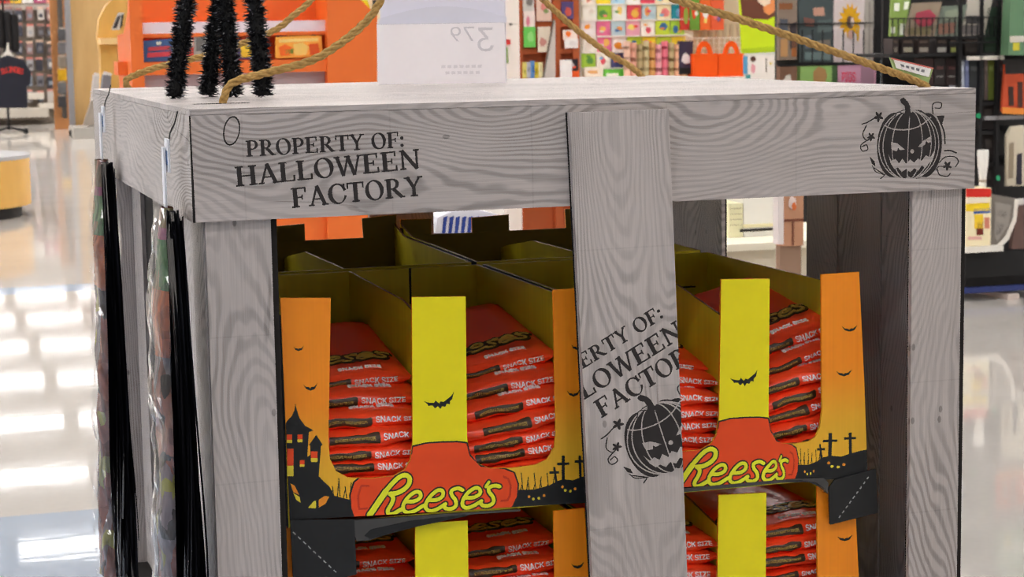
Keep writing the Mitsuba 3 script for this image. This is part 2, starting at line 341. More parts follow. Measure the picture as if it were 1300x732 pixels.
def right_text(s, end, ang, L, cap):
    d = np.array([math.cos(ang), math.sin(ang)]); e = np.array(Q(*end, y=-.012)[[0, 2]]); return set_text(s, e-d*L, e, cap)
A = math.radians(28)
tx = unary_union([right_text('PROPERTY OF:', (843, 403), A, .232, .0225), right_text('HALLOWEEN', (868, 427), A, .268, .0285), right_text('FACTORY', (896, 446), A, .19, .0285)])
print_on(centre, 'lettering', FC, tx.intersection(cpoly), INK, label='slanting cut-off stencil ERTY OF: LOWEEN FACTOR')
pc = np.array(Q(845, 555, y=-.012)[[0, 2]]); pk = affinity.translate(affinity.scale(affinity.rotate(PUMPKIN, 17, origin=(0, 0)), .064, .058, origin=(0, 0)), *pc)
print_on(centre, 'pumpkin_stencil', FC, pk.intersection(cpoly), INK, label='black stencilled grinning pumpkin cut off by the edge of the post')
# slots and grommets in the lid
put(crate, 'lid_slot', bx(.035, .118, .196, .207, ZT-.002, ZT+.0006), EDGE)

# ---------------------------------------------------------------- candy trays
PY = .060
M1 = lambda a, b: tuple(Q(a, b, y=PY)[[0, 2]])
KX, KX2 = [.05, .133, .203, .324, .405, .542, .600, .7], [.53, .613, .690, .816, .897, .986, 1.062, 1.162]
def remap(g):
    from shapely.ops import transform
    return transform(lambda x, z: (np.interp(x, KX, KX2), np.asarray(z)+.0), g.segmentize(.004))
OUT = [(356, 378), (420, 378), (417, 560), (419, 582), (427, 598), (442, 606), (470, 607), (500, 604), (514, 596), (521, 584), (524, 560), (523, 377), (591, 376), (593, 556), (596, 574), (606, 588), (622, 594), (650, 594),
       (680, 590), (695, 583), (704, 568), (706, 550), (702, 368), (742, 365), (757, 637), (368, 660)]
PANEL = Polygon([M1(*p) for p in OUT])
def PG(pts, buf=0): g = Polygon([M1(*p) for p in pts]).buffer(0); return g.buffer(buf) if buf else g
def bezier_poly(pts): return [tuple(q) for q in spline(np.array(pts+[pts[0]], float), 3)[:, :2]]
DISC = [(452, 661), (446, 645), (445, 628), (450, 612), (462, 602), (500, 602), (515, 592), (523, 575), (524, 567), (540, 563), (560, 561.5), (580, 561), (592, 562.5), (596, 578), (610, 592), (640, 595), (652, 600), (657, 614), (656, 630), (648, 646)]
red = PG(DISC).intersection(PANEL)
redline = PG(DISC).buffer(.0022).intersection(PANEL)
rim = red.difference(red.buffer(-.013)).intersection(PG([(440, 600), (470, 600), (466, 662), (440, 662)]).union(PG([(640, 590), (660, 590), (660, 650), (634, 650)])))
rimdark = rim.difference(red.buffer(-.0095)).difference(red.buffer(-.008).difference(red.buffer(-.0095)))
rimdark = red.buffer(-.0095).difference(red.buffer(-.0125)).intersection(PG([(440, 600), (470, 600), (466, 656), (440, 662)]).union(PG([(640, 590), (660, 590), (660, 640), (634, 648)])))
yelcol = PG([(523, 376.5), (591, 375.5), (595, 568), (580, 561), (560, 561.5), (540, 563), (522, 568)]).intersection(PANEL).difference(redline)
C1 = lambda X, Y: (440+X/5.909, 590+Y/5.909)
LOGO = [([(172, 372), (200, 330), (240, 268), (290, 198), (345, 133), (395, 88), (440, 74), (470, 96), (466, 140), (430, 180), (375, 208), (325, 214)], 34), ([(172, 372), (205, 325), (245, 265), (290, 200)], 44), ([(325, 214), (348, 245), (335, 290), (308, 338), (318, 366), (352, 362), (410, 330)], 30),
        ([(440, 272), (505, 270), (550, 242), (548, 206), (512, 202), (462, 238), (428, 288), (424, 330), (452, 354), (505, 344), (575, 302)], 28),
        ([(612, 262), (678, 258), (720, 228), (716, 192), (682, 188), (636, 224), (600, 274), (592, 318), (622, 342), (672, 332), (740, 290)], 28),
        ([(868, 186), (832, 172), (788, 190), (788, 224), (815, 262), (818, 302), (786, 326), (744, 324), (732, 308)], 28),
        ([(888, 244), (955, 240), (1000, 210), (992, 176), (958, 172), (908, 208), (874, 256), (868, 298), (896, 320), (946, 306), (1010, 268)], 28),
        ([(1066, 126), (1042, 162)], 22),
        ([(1146, 160), (1112, 152), (1068, 168), (1068, 200), (1096, 238), (1100, 276), (1068, 302), (1022, 302), (1006, 286)], 28)]
def logo_shape(extra=0):
    gs = []
    for pts, w in LOGO:
        q = spline(np.array(pts, float), 4)[:, :2] if len(pts) > 2 else np.array(pts, float)
        gs.append(LineString([M1(*C1(*p)) for p in q]).buffer((w/2+extra)/5.909*.00121, 5))
    return unary_union(gs)
LETTERS, LETTER_LINE = logo_shape(), logo_shape(10)
HOUSE = PG([(358, 545), (364, 535), (371, 527), (374, 520), (375, 512), (377, 521), (380, 530), (387, 540), (398, 546), (392, 548), (390, 580), (394, 577), (394, 565), (392, 565), (401.5, 552), (409.5, 564), (407.5, 566), (406, 585), (404.5, 604), (411, 611), (418, 617), (424, 629), (444, 634), (455, 660), (440, 700), (355, 700)])
HILLR = PG([(640, 622), (656, 621.5), (678, 621), (697, 616), (708, 610), (716.5, 608), (727, 609.5), (736, 606), (748, 602), (760, 600), (760, 690), (640, 700)])
def cross(x, y0, y1, bw, by, w, lean=0): return unary_union([PG([(x-w/2, y0), (x+w/2, y0), (x+w/2+lean, y1), (x-w/2+lean, y1)]), PG([(x-bw/2, by-1.4), (x+bw/2, by-1.9), (x+bw/2, by+1.1), (x-bw/2, by+1.6)])])
CROSS = unary_union([cross(715, 578, 611, 15, 588.5, 3.6), cross(703.5, 592.5, 614, 12, 599.5, 2.8, 3), cross(736, 578, 610, 12.5, 585.5, 3, 1)])
GRASS = unary_union([LineString([M1(x, 624), M1(x+d, 624-h)]).buffer(.0006) for x, d, h in [(660+i*4.1, (-1)**i*2.5, 9+5*((i*7) % 4)) for i in range(11)]]+[LineString([M1(x, 632), M1(x+d, 632-h)]).buffer(.0006) for x, d, h in [(420+i*4, (-1)**i*2, 10+5*((i*5) % 4)) for i in range(7)]])
SIL = unary_union([HOUSE, HILLR, CROSS, GRASS])
BAT = Polygon([(-21, 1), (-14, 3), (-8, 3), (-6, 0), (-3, 3), (-1, 4), (0, 1), (4, 2), (9, -2), (14, -6), (17, -11), (15, -2), (12, 1), (12, 5), (8, 4), (6, 8), (2, 7), (0, 11), (-3, 7), (-7, 10), (-10, 6), (-15, 7), (-17, 4)])
CRES = Polygon([(-8, -3), (-5, 2), (0, 4), (5, 2), (8, -4), (4, 0), (1, 0), (0, 2), (-2, 0), (-5, 0)])
def at_px(g, x, y, s=1): return PG([(x+a*s, y+b*s) for a, b in g.exterior.coords])
BATS = unary_union([at_px(BAT, 559, 508), at_px(CRES, 379, 442, .8), at_px(CRES, 394, 491, 1.1), at_px(CRES, 733, 440), at_px(CRES, 728, 499)])
def rect(x0, y0, x1, y1): return PG([(x0, y0), (x1, y0), (x1, y1), (x0, y1)])
HWIN = [(364, 551, 370.6, 562), (377.5, 551, 384, 561), (364.5, 569, 372.5, 604), (394.5, 572.5, 403, 586), (380.6, 583.6, 386.5, 592)]
WIN_RED = unary_union([rect(a, b, c, b+(d-b)*.62) for a, b, c, d in HWIN]); WIN_YEL = unary_union([rect(a, b+(d-b)*.62, c, d) for a, b, c, d in HWIN])
EYE_Y = unary_union([PG([(372, 625), (380, 630), (382, 638), (376, 634)]), PG([(391, 644), (398, 636), (401, 635), (401, 645)])])
EYE_O = unary_union([PG([(368.5, 613), (374, 616), (380, 628), (372, 624)]), PG([(404.5, 634), (412, 629), (418, 630), (413, 639), (404.5, 644)])])
DOTS_O = unary_union([Point(*M1(*p)).buffer(.0022) for p in ((671.5, 630), (690.5, 628.5), (713.8, 617.5), (730, 620))])
DOTS_Y = unary_union([Point(*M1(*p)).buffer(.0022) for p in ((677, 633), (684, 632), (717.5, 622), (724, 623))])
EYEO = flat(226, 140, 40); EYEY = flat(220, 200, 60)
SIDEW = .004
SHADEIN = mat('shaded_inner_card', srgb(124, 108, 52), .6, .2)  # shade inside the far-side trays, put into a darker card colour
def tray(x0, x1, dz, warp, label, back=False, fy=PY, floorz=.79, tabs=True, depth=.6):
    k = thing('candy_tray', label, 'tray', 'candy trays in the crate')
    fx = (lambda g: remap(g)) if warp else (lambda g: g)
    sh = lambda g: affinity.translate(fx(g), 0, dz)
    if back:   # the same tray turned to face the other side
        mir = lambda g: affinity.translate(affinity.scale(g, -1, 1, origin=((x0+x1)/2, 0)), 0, 0)
        sh0 = sh; sh = lambda g: mir(sh0(g))
    fr = Frame([0, fy, 0], [1, 0, 0], [0, 0, 1], [0, 1 if back else -1, 0])
    s = 1 if not back else -1
    zb, top = .786+dz, 1.085+dz
    pan = put(k, 'front_panel', fr.prism(sh(PANEL), -.004, 0), ORG)
    yb = lambda a: fy+s*a
    def bxs(a, b, c, d, e, f): return bx(a, b, min(yb(c), yb(d)), max(yb(c), yb(d)), e, f)
    # side walls slope up toward the back, then level
    for xx in (x0, x1-SIDEW):
        g = Polygon([(.004, zb), (depth, zb), (depth, top), (.09, top+.002), (.03, top+.014), (.004, top+.022)])
        put(k, 'side_wall', Frame([xx, fy, 0], [0, s, 0], [0, 0, 1], [1, 0, 0]).prism(g, 0, SIDEW), YEL)
    put(k, 'outer_skin', cat([bxs(x0-.001, x0-.0002, .004, depth, zb, top), bxs(x0-.001, x0-.0002, .004, .03, top, top+.013)]), BLACK); put(k, 'outer_skin', bxs(x1+.0002, x1+.001, .004, depth, zb, top), BLACK)
    put(k, 'back_wall', bxs(x0+SIDEW, x1-SIDEW, depth-.004, depth, zb, top), YEL)
    xm = x0+(x1-x0)*.50
    g = Polygon([(.006, zb+.004), (depth-.004, zb+.004), (depth-.004, top), (.22, top-.004), (.05, top-.03), (.006, top-.04)])
    put(k, 'divider', Frame([xm-.002, fy, 0], [0, s, 0], [0, 0, 1], [1, 0, 0]).prism(g, 0, .004), YEL)
    put(k, 'tray_floor', bxs(x0+SIDEW, x1-SIDEW, .004, depth-.004, floorz-.006, floorz-.001), YEL)
    put(pan, 'inner_face', fr.prism(sh(PANEL.intersection(sbox(-9, .787, 9, 9))), -.0046, -.0041), SHADEIN if back else YEL)
    if back:
        put(k, 'shade_sheet', bxs(x0+SIDEW, x1-SIDEW, .006, .009, zb, top-.004), SHADEIN)  # added sheet, its dark colour stands in for the unlit tray inside
        return k
    # a flap cut in the back wall
    fx0 = xm+.107
    put(k, 'flap_cut', cat([bx(fx0, fx0+.004, yb(depth-.0046), yb(depth-.003), top-.062, top+.0004), bx(fx0, fx0+.085, yb(depth-.0046), yb(depth-.003), top-.064, top-.061)]), EDGE)
    def P(part, g, m, h, **kw):
        for q in sorted(polys(sh(g)), key=lambda q: -q.area): print_on(pan, part, fr, q, m, 0, h, **kw)
    P('night_silhouette', SIL.intersection(PANEL), BLACK, .0004, label='black haunted house, hills or grave crosses')
    P('column_print', yelcol, YCOL, .0004, label='bright yellow middle column')
    P('logo_border', redline, BLACK, .0006)
    P('logo_field', red, REDP, .0008, label='red-orange logo field')
    P('logo_rim', rimdark, REDD, .001)
    P('logo_outline', LETTER_LINE.intersection(PANEL), BLACK, .0011)
    P('logo_lettering', LETTERS.intersection(PANEL), LIME, .0014, label="yellow script lettering Reese's")
    P('bat', BATS.intersection(PANEL), BLACK, .0008)
    P('window_glow', WIN_RED, REDP, .0008); P('window_glow', WIN_YEL, EYEY, .0008)
    P('eye_print', unary_union([EYE_O, DOTS_O]), EYEO, .0008); P('eye_print', unary_union([EYE_Y, DOTS_Y]), EYEY, .0008)
    if tabs:
        F = Frame([0, fy, 0], [1, 0, 0], [0, 0, 1], [0, -1, 0]); LB = lambda pts: Polygon([p2(a, b, fy) for a, b in pts])
        if not warp:
            tb, dash = [(368, 659), (449, 658), (452, 728), (440, 731), (372, 740)], ((370, 673), (428, 727))
            lip = [(447, 660), (560, 652), (660, 646), (660, 648), (600, 652), (548, 661), (500, 674), (468, 685), (452, 686), (449, 675)]; slit = [(462, 679), (470, 671), (520, 660), (590, 652), (592, 654), (530, 667), (470, 683)]
        else:
            tb, dash = [(1051, 618), (1058, 608), (1111, 594), (1113, 650), (1052, 665)], ((1102, 603), (1062, 658))
            lip = [(868, 619), (960, 611), (1010, 607), (1045, 606), (1051, 612), (1050, 626), (1042, 618), (1025, 611), (990, 612), (868, 624)]; slit = [(990, 609.5), (1015, 608.5), (1036, 612), (1048, 621), (1042, 617), (1028, 611.5), (1012, 610.5)]
        put(k, 'corner_tab', F.prism(LB(tb).buffer(-.002).buffer(.002), .001, .004), TAB, label='black corner tab with a dashed line')
        a, b = np.array(dash[0], float), np.array(dash[1], float); ds = []
        for i in range(9):
            c0, c1 = a+(b-a)*(i+.2)/9, a+(b-a)*(i+.7)/9
            ds.append(LineString([p2(*c0, fy), p2(*c1, fy)]).buffer(.0009, cap_style=2))
        put(k, 'dashed_line', F.prism(unary_union(ds), .004, .0045), flat(150, 150, 150))
        lp = put(k, 'bottom_flap', F.prism(LB(lip), -.012, .003), LIP, label='grey curled flap under the front edge')
        put(lp, 'flap_slot', F.prism(LB(slit).buffer(0), .003, .0036), BLACK)
    return k
TL = (.131, .603); TR = (.613, 1.053)
tray(*TL, 0, False, 'orange, yellow and black candy tray at the upper left, left of the middle post')
tray(*TR, 0, True, 'orange, yellow and black candy tray at the upper right, behind the middle post')
tray(*TL, -.342, False, 'candy tray at the lower left, under the upper left tray', fy=PY+.012, floorz=.60, tabs=False, depth=.58)
tray(*TR, -.342, True, 'candy tray at the lower right, under the upper right tray', fy=PY+.012, floorz=.60, tabs=False, depth=.58)
tray(*TL, 0, False, 'yellow-lined candy tray turned to the far side, back to back with the upper left tray', back=True, fy=D-.05, tabs=False, depth=.56)
tray(*TR, 0, True, 'yellow-lined candy tray turned to the far side, back to back with the upper right tray', back=True, fy=D-.05, tabs=False, depth=.56)
for i, t in enumerate((TL, TR)):
    k = thing('candy_tray', f'dark candy tray at the far side of the lower layer, {"left" if i == 0 else "right"} half', 'tray', 'candy trays in the crate')
    put(k, 'side_wall', bx(t[0], t[0]+.004, .70, D-.05, .444, .743), YEL); put(k, 'side_wall', bx(t[1]-.004, t[1], .70, D-.05, .444, .743), YEL)
    put(k, 'back_wall', bx(t[0]+.004, t[1]-.004, .70, .704, .444, .743), YEL); put(k, 'front_panel', bx(t[0], t[1], D-.05, D-.046, .444, .782), ORG)
    put(k, 'tray_floor', bx(t[0]+.004, t[1]-.004, .705, D-.051, .44, .444), YEL)

# ---------------------------------------------------------------- candy bags
BL, BD, BT, BA = .212, .17, .0138, .024     # length, half depth, half thickness, front rounding
def bag_pt(x, s, off, seed, top=False):
    """a point on the film: x along the bag, s = arc up from the middle of the front edge (or y across the top), off = height above the film"""
    e = np.clip(np.abs(x)/(BL/2), 0, 1); t = BT*np.clip(1-e**5, 0.02, 1)**.5
    if top: y = s; z = t*np.clip(1-(np.abs(y)/BD)**8, 0, 1)**.5+off; ny = np.zeros_like(y)
    else:
        ph = np.clip(s/(BT*1.25), -1.5, 1.5); y = -BD+BA*(1-np.cos(ph))-off*np.cos(ph); z = t*np.sin(ph)+off*np.sin(ph)
    p = np.stack([x, y, z], -1); return warp_bag(p, seed)
def warp_bag(p, seed):
    q = p*np.array([18, 10, 30])+seed*7.3
    d = meshkit.fbm(q, 3, seed)-.5; d2 = meshkit.noise(p*np.array([70, 22, 120])+seed, seed+9)-.5
    front = np.clip((-p[..., 1]-BD+.05)/.05, 0, 1)
    o = p.copy(); o[..., 2] += .010*d+.0022*d2; o[..., 1] += front*(.012*d+.003*d2)
    return o
def bag_mesh(seed):
    nx = 56; xs = np.linspace(-BL/2, BL/2, nx)
    e = np.clip(np.abs(xs)/(BL/2), 0, 1); t = BT*np.clip(1-e**5, .02, 1)**.5
    ph = np.linspace(-math.pi/2, math.pi/2, 13); sec = [(-BD+BA*(1-math.cos(a)), math.sin(a)) for a in ph]
    sec += [(y, (1-(abs(y)/BD)**8)**.5) for y in np.linspace(-BD+BA+.008, BD-.004, 22)]+[(BD, 0)]+[(y, -(1-(abs(y)/BD)**8)**.5) for y in np.linspace(BD-.004, -BD+BA+.008, 14)]
    sec = np.array(sec); ns = len(sec)
    v = np.stack([np.repeat(xs[:, None], ns, 1), np.repeat(sec[None, :, 0], nx, 0), t[:, None]*sec[None, :, 1]], -1)
    v = warp_bag(v.reshape(-1, 3), seed)
    i, j = np.meshgrid(np.arange(nx-1), np.arange(ns), indexing='ij')
    q = np.stack([i*ns+j, i*ns+(j+1) % ns, (i+1)*ns+(j+1) % ns, (i+1)*ns+j], -1).reshape(-1, 4)
    m = trimesh.Trimesh(v, np.vstack([q[:, [0, 1, 2]], q[:, [0, 2, 3]]]), process=False)
    if m.volume < 0: m.invert()
    fins = [bx(sx*BL/2-.004, sx*BL/2+.004, -BD*.93, BD*.93, -.0006, .0006) for sx in (-1, 1)]
    return cat([m]+fins)
def wrap(mesh, seed, off, top=False, dx=0, ds=0):
    mesh = mesh.subdivide_to_size(.0028) if len(mesh.faces) < 400 else mesh.copy()
    v = mesh.vertices; h = np.where(v[:, 2] > 1e-6, 1., 0.)
    return trimesh.Trimesh(bag_pt(v[:, 0]+dx, v[:, 1]+ds, off*h-.0003*(1-h), seed, top), mesh.faces, process=False)
def slug(w, h):
    g = sbox(-w/2, -h/2, w/2, h/2).buffer(h*.25, 3).segmentize(.006)
    m = trimesh.creation.extrude_polygon(g, .001, engine='earcut'); return m
BAGV = []
TXT = meshkit.text_mesh('SNACK SIZE', .0096, .001, bold=True); TXT2 = meshkit.text_mesh('MILK CHOCOLATE PEANUT BUTTER CUPS', .0048, .001)
def scale_x(m, w): m = m.copy(); v = m.vertices; v[:, 0] = (v[:, 0]-v[:, 0].min())*w/np.ptp(v[:, 0]); m.vertices = v; return m
TXT, TXT2 = scale_x(TXT, .068), scale_x(TXT2, .062)
for c in range(6):
    r = np.random.default_rng(c+3); dx = r.uniform(-.012, .012); ds = r.uniform(-.003, .003)
    B = {'wrapper': (bag_mesh(c), BAGRED)}
    B['banner'] = (wrap(slug(.072, .0104), c, .0011, dx=-.022+dx, ds=ds), BROWN)
    B['banner_lettering'] = (wrap(TXT2, c, .0017, dx=-.053+dx, ds=ds-.002), GOLD)
    B['size_lettering'] = (wrap(TXT, c, .0012, dx=.022+dx, ds=ds-.004+r.uniform(-.002, .002)), WHITE)
    lg = flip(affinity.translate(unary_union([LineString(spline(np.array(p, float), 8)[:, :2] if len(p) > 2 else p).buffer(w/2, 3) for p, w in LOGO]), -650, -230), .00019)
    ov = affinity.scale(Point(0, 0).buffer(1, 12), .094, .042).segmentize(.008)
    mk = lambda g: cat([trimesh.creation.extrude_polygon(q, .001, engine='earcut') for q in polys(g)])
    lo = slug(.18, .062)
    B['top_banner'] = (wrap(mk(lg.buffer(.005, 3)), c, .0018, True, 0, -.075), BROWN)
    B['top_logo'] = (wrap(mk(lg), c, .0026, True, 0, -.075), GOLD)
    B['top_lettering'] = (wrap(TXT, c, .0016, True, .0, -.135), WHITE)
    BAGV.append({k: mikit.ply(m, b, smooth=(40 if k == 'wrapper' else False)) for k, (m, b) in B.items()})
ORD = ['topmost', 'second', 'third', 'fourth', 'fifth', 'sixth', 'seventh', 'eighth', 'ninth', 'tenth', 'eleventh']
def stack(xc, zs, tilts, ys, what, group, yaw=0):
    n = len(zs)
    for i in reversed(range(n)):
        o = n-1-i
        lab = f'orange-red candy bag, {ORD[o]}{"" if o == 0 else " from the top"} in the {what}'
        k = thing('candy_bag', lab, 'candy bag', group)
        tw = T4().translate([xc+.003*math.sin(i*2.1), ys[i]+.005*math.sin(i*4.7), zs[i]+((.006, .003, .0)[o] if o < 3 and n > 5 else 0)]).rotate([0, 0, 1], yaw+1.5*math.sin(i*3.3)).rotate([0, 1, 0], -tilts[i]).rotate([1, 0, 0], (7, 4, 2)[o] if o < 3 and n > 5 else 1.2*math.sin(i*5.1))
        for part, d in BAGV[(i*5+int(xc*100)) % 6].items():
            if part.startswith('top') and o > 2: continue
            put(k, part, d, None, to_world=tw)
def lin(a, b, n): return list(np.linspace(a, b, n))
fy = PY+.026+BD
h0 = .806
def pile(n, pitch, back): return [h0+pitch*i for i in range(n)], [fy]*(n-back)+[fy+.022*(i+1)**1.4 for i in range(back)]
for xc, n, pitch, back, t0, t1, what, grp in ((.248, 8, .0252, 3, -3, 1.5, 'left cell of the upper left tray', 'candy bags in the upper left tray'), (.484, 8, .0258, 3, 3, 10, 'right cell of the upper left tray', 'candy bags in the upper left tray'),
        (.73, 8, .0262, 2, -1, -7, 'left cell of the upper right tray', 'candy bags in the upper right tray'), (.958, 8, .0280, 2, 6, 16, 'right cell of the upper right tray', 'candy bags in the upper right tray')):
    zs, ys = pile(n, pitch, back); stack(xc, zs, lin(t0, t1, n), ys, what, grp)
g0 = .614
stack(.248, [g0+.025*i for i in range(4)], lin(0, -1, 4), [fy+.02]*2+[fy+.05, fy+.1], 'left cell of the lower left tray', 'candy bags in the lower trays')
stack(.484, [g0+.025*i for i in range(4)], lin(0, 3, 4), [fy+.02]*2+[fy+.05, fy+.1], 'right cell of the lower left tray', 'candy bags in the lower trays')
stack(.73, [g0+.025*i for i in range(4)], lin(0, -3, 4), [fy+.02]*4, 'left cell of the lower right tray', 'candy bags in the lower trays')
stack(.958, [g0+.004+.025*i for i in range(4)], lin(2, 3, 4), [fy+.02]*4, 'right cell of the lower right tray', 'candy bags in the lower trays')

# ---------------------------------------------------------------- on the lid: rope handles, tinsel legs, price sign, tag
def rope(label, ctrl, r=.0058, pitch=.05):
    k = thing('rope_handle', label, 'rope')
    p = spline(np.array(ctrl), .004); t = np.gradient(p, axis=0); t /= np.linalg.norm(t, axis=1, keepdims=True)
    s = np.concatenate([[0], np.cumsum(np.linalg.norm(np.diff(p, axis=0), axis=1))])
    a = np.cross(t, [.3, .8, .5]); a /= np.linalg.norm(a, axis=1, keepdims=True); b = np.cross(t, a)
    for j in range(3):
        ph = (2*np.pi*s/pitch+j*2*np.pi/3)[:, None]
        put(k, 'strand', tube(p+r*.56*(np.cos(ph)*a+np.sin(ph)*b), r*.60, 7), ROPE, smooth=True)
    return k
def path_px(pts):   # (px, py, y)
    return [Q(a, b, y=y) for a, b, y in pts]
rope('tan rope handle at the front of the lid, ending at the right front corner',
     [Q(281, 134, y=.225)+[0, 0, -.01]]+path_px([(286, 119, .225), (298, 104, .225), (340, 92, .22), (395, 77, .215), (432, 55, .21), (462, 30, .205), (478, 10, .20), (490, -15, .20)])
     + [Q(515, -70, y=.19), Q(580, -105, y=.18), Q(680, -85, y=.16)]+path_px([(790, -30, .14), (865, 2, .13), (950, 28, .12), (1060, 66, .11), (1120, 87, .105), (1160, 102, .10), (1176, 110, .10)])+[Q(1179, 116, y=.10)])
rope('tan rope handle at the back of the lid, passing behind the tinsel legs',
     [np.array([.10, 1.325, 1.36])]+path_px([(160, 106, 1.33), (172, 95, 1.32), (215, 81, 1.31), (270, 68, 1.30), (345, 40, 1.29), (372, 20, 1.28), (395, 0, 1.28), (440, -50, 1.27), (540, -95, 1.26), (640, -50, 1.25), (690, 0, 1.24), (730, 36, 1.24), (770, 66, 1.235), (800, 84, 1.23), (815, 97, 1.225)])+[Q(818, 103, y=1.225)], r=.0062)
# black tinsel figure: four furry legs standing on the lid, the body above
def tinsel(paths, r0, dens, seed):
    r = np.random.default_rng(seed); vs, fs, cores = [], [], []
    for p in paths:
        p = spline(np.array(p), .01); cores.append(tube(p, r0*.62, 8)); L = np.linalg.norm(np.diff(p, axis=0), axis=1).sum()
        n = int(L*dens); i = r.integers(0, len(p)-1, n); f = r.random((n, 1)); c = p[i]*(1-f)+p[i+1]*f
        d = r.normal(size=(n, 3)); tt = p[i+1]-p[i]; tt /= np.linalg.norm(tt, axis=1, keepdims=True)
        d -= tt*(d*tt).sum(1, keepdims=True)*.75; d /= np.linalg.norm(d, axis=1, keepdims=True)
        w = np.cross(d, r.normal(size=(n, 3))); w /= np.linalg.norm(w, axis=1, keepdims=True)
        ln = r0*r.uniform(.7, 1.45, (n, 1)); hw = .0013
        tip = c+d*ln; tip[:, 2] = np.maximum(tip[:, 2], ZT+.0005)
        mid = c+d*ln*.6+w*.002
        q = np.stack([c-w*hw, c+w*hw, mid+w*hw, tip, mid-w*hw], 1).reshape(-1, 3)
        b = 5*np.arange(n)[:, None]+sum(len(x) for x in vs); vs.append(q)
        fs.append(np.vstack([b+[0, 1, 2], b+[0, 2, 4], b+[4, 2, 3]]))
    V, Fc = np.vstack(vs), np.vstack(fs); g = (Fc[:, 1]//5) % 29 == 3
    return trimesh.Trimesh(V, Fc[~g], process=False), cat(cores), trimesh.Trimesh(V, Fc[g], process=False)
fig = thing('tinsel_figure', 'black tinsel figure on the lid, its four furry legs before the orange display', 'decoration')
legs = [[(222, 121, .50), (228, 70, .50), (233, 30, .5), (237, 0, .5), (241, -30, .5)], [(264, 121, .55), (268, 80, .55), (273, 40, .55), (280, 0, .55), (284, -30, .55)],
        [(297, 121, .50), (293, 80, .50), (289, 40, .50), (285, 0, .5), (283, -30, .5)], [(334, 122, .44), (332, 80, .44), (326, 40, .44), (323, 0, .44), (318, -30, .44)]]
for i, l in enumerate(legs):
    P = path_px(l); P[0][2] = ZT+.004
    bm, cm, gm_ = tinsel([P], .0165, 11500, i)
    lg = put(fig, 'leg', cm, TINCORE, smooth=True); put(lg, 'tinsel', bm, TINSEL, kind='stuff'); put(lg, 'tinsel_glint', gm_, flat(150, 150, 158), kind='stuff')  # sparkle painted in: a few blades are pale grey instead of black
bm, cm, gm_ = tinsel([path_px([(236, -42, .5), (262, -52, .5), (295, -52, .5), (324, -42, .47)])], .03, 16000, 9)
bd = put(fig, 'body', cm, TINCORE, smooth=True); put(bd, 'tinsel', bm, TINSEL, kind='stuff')
# the folded price sign seen from behind
sg = thing('price_sign', 'white folded card sign on the lid seen from behind, a faint mirrored price showing through', 'sign')
a, b = Q(479, 105, z=ZT)*0+np.array([.533, 1.09, ZT]), np.array([.764, .985, ZT])
ex = (b-a)/np.linalg.norm(b-a); nrm = np.cross(ex, [0, 0, 1]); Wd = np.linalg.norm(b-a)
SF = Frame(a, ex, [0, 0, 1], nrm)
hf = Q(560, 30, y=1.04)[2]-ZT
put(sg, 'front_panel', SF.prism(sbox(0, 0, Wd, hf), 0, .0015), PAPER)
put(sg, 'back_panel', SF.prism(sbox(.002, 0, Wd-.002, hf+.16), -.030, -.0285), mat('paper_grey', srgb(222, 220, 232), .55, .3))
put(sg, 'fold', SF.prism(sbox(0, hf, Wd, hf+.0012), -.030, .0015), flat(200, 198, 204))
SBACK = Frame(a, ex, [0, 0, 1], nrm)
arc = Polygon([(0, hf)]+[(Wd*t, hf+.012+.022*math.sin(math.pi*t)) for t in np.linspace(0, 1, 20)]+[(Wd, hf)])
put(sg, 'shaded_curl', SF.prism(arc, -.0285, -.026), flat(214, 212, 222))  # greyer arc paints the shadow above the fold
def mirror_text(s, x0, z0, w, h):
    m = meshkit.text_mesh(s, h, .0004); v = m.vertices.copy(); v[:, 0] = x0+w-(v[:, 0]-v[:, 0].min())*w/np.ptp(v[:, 0])
    return trimesh.Trimesh(SF.o+v[:, :1]*SF.ea+(v[:, 1:2]+z0)*SF.eb+(.0016+v[:, 2:3])*SF.n, m.faces[:, ::-1], process=False)
SHOW = flat(208, 203, 207)
for ch, x0, z0, w, h in (('3', .785, .062, .032, .046), ('7', .68, .082, .021, .028), ('9', .575, .082, .021, .028)): put(sg, 'show_through_figure', mirror_text(ch, Wd*x0, z0, w, h), SHOW, label=f'faint mirrored figure {ch}')
for j in range(2):
    for i in range(7-j): put(sg, 'show_through_print', SF.prism(sbox(Wd*(.50+.03*j)+.012*i, .030-.012*j, Wd*(.50+.03*j)+.012*i+.008, .036-.012*j), .0015, .0019), flat(222, 216, 219))
# little card tag at the end of the front rope
tg = thing('shelf_tag', 'small tilted white, red and green card tag at the right end of the rope', 'tag')
tq = [Q(1139, 96, y=.16), Q(1178, 112, y=.13), Q(1185, 86, y=.13), Q(1131, 73, y=.16)]; tq[1][2] = max(tq[1][2], ZT+.001)
m_, _ = plank(tq, (.004, .014, 0)); put(tg, 'card', m_, flat(150, 172, 110))
def inset(q, a0, a1, b0, b1, n):
    q = [np.array(v) for v in q]; f = lambda a, b: (q[0]*(1-a)+q[1]*a)*(1-b)+(q[3]*(1-a)+q[2]*a)*b
    return plank([f(a0, b0)+n, f(a1, b0)+n, f(a1, b1)+n, f(a0, b1)+n], (0, .001, 0))[0]
put(tg, 'white_band', inset(tq, .05, .95, .45, .92, np.array([0, -.0012, 0])), flat(236, 234, 232))
put(tg, 'red_band', cat([inset(tq, .0, 1, .92, 1, np.array([0, -.0012, 0]))]), flat(206, 110, 100))
put(tg, 'print_lines', cat([inset(tq, .2+.13*i, .28+.13*i, .62, .76, np.array([0, -.0018, 0])) for i in range(5)]), flat(120, 120, 124))
put(tg, 'brown_band', inset(tq, .2, 1, .0, .14, np.array([0, -.0012, 0])), flat(140, 100, 50))

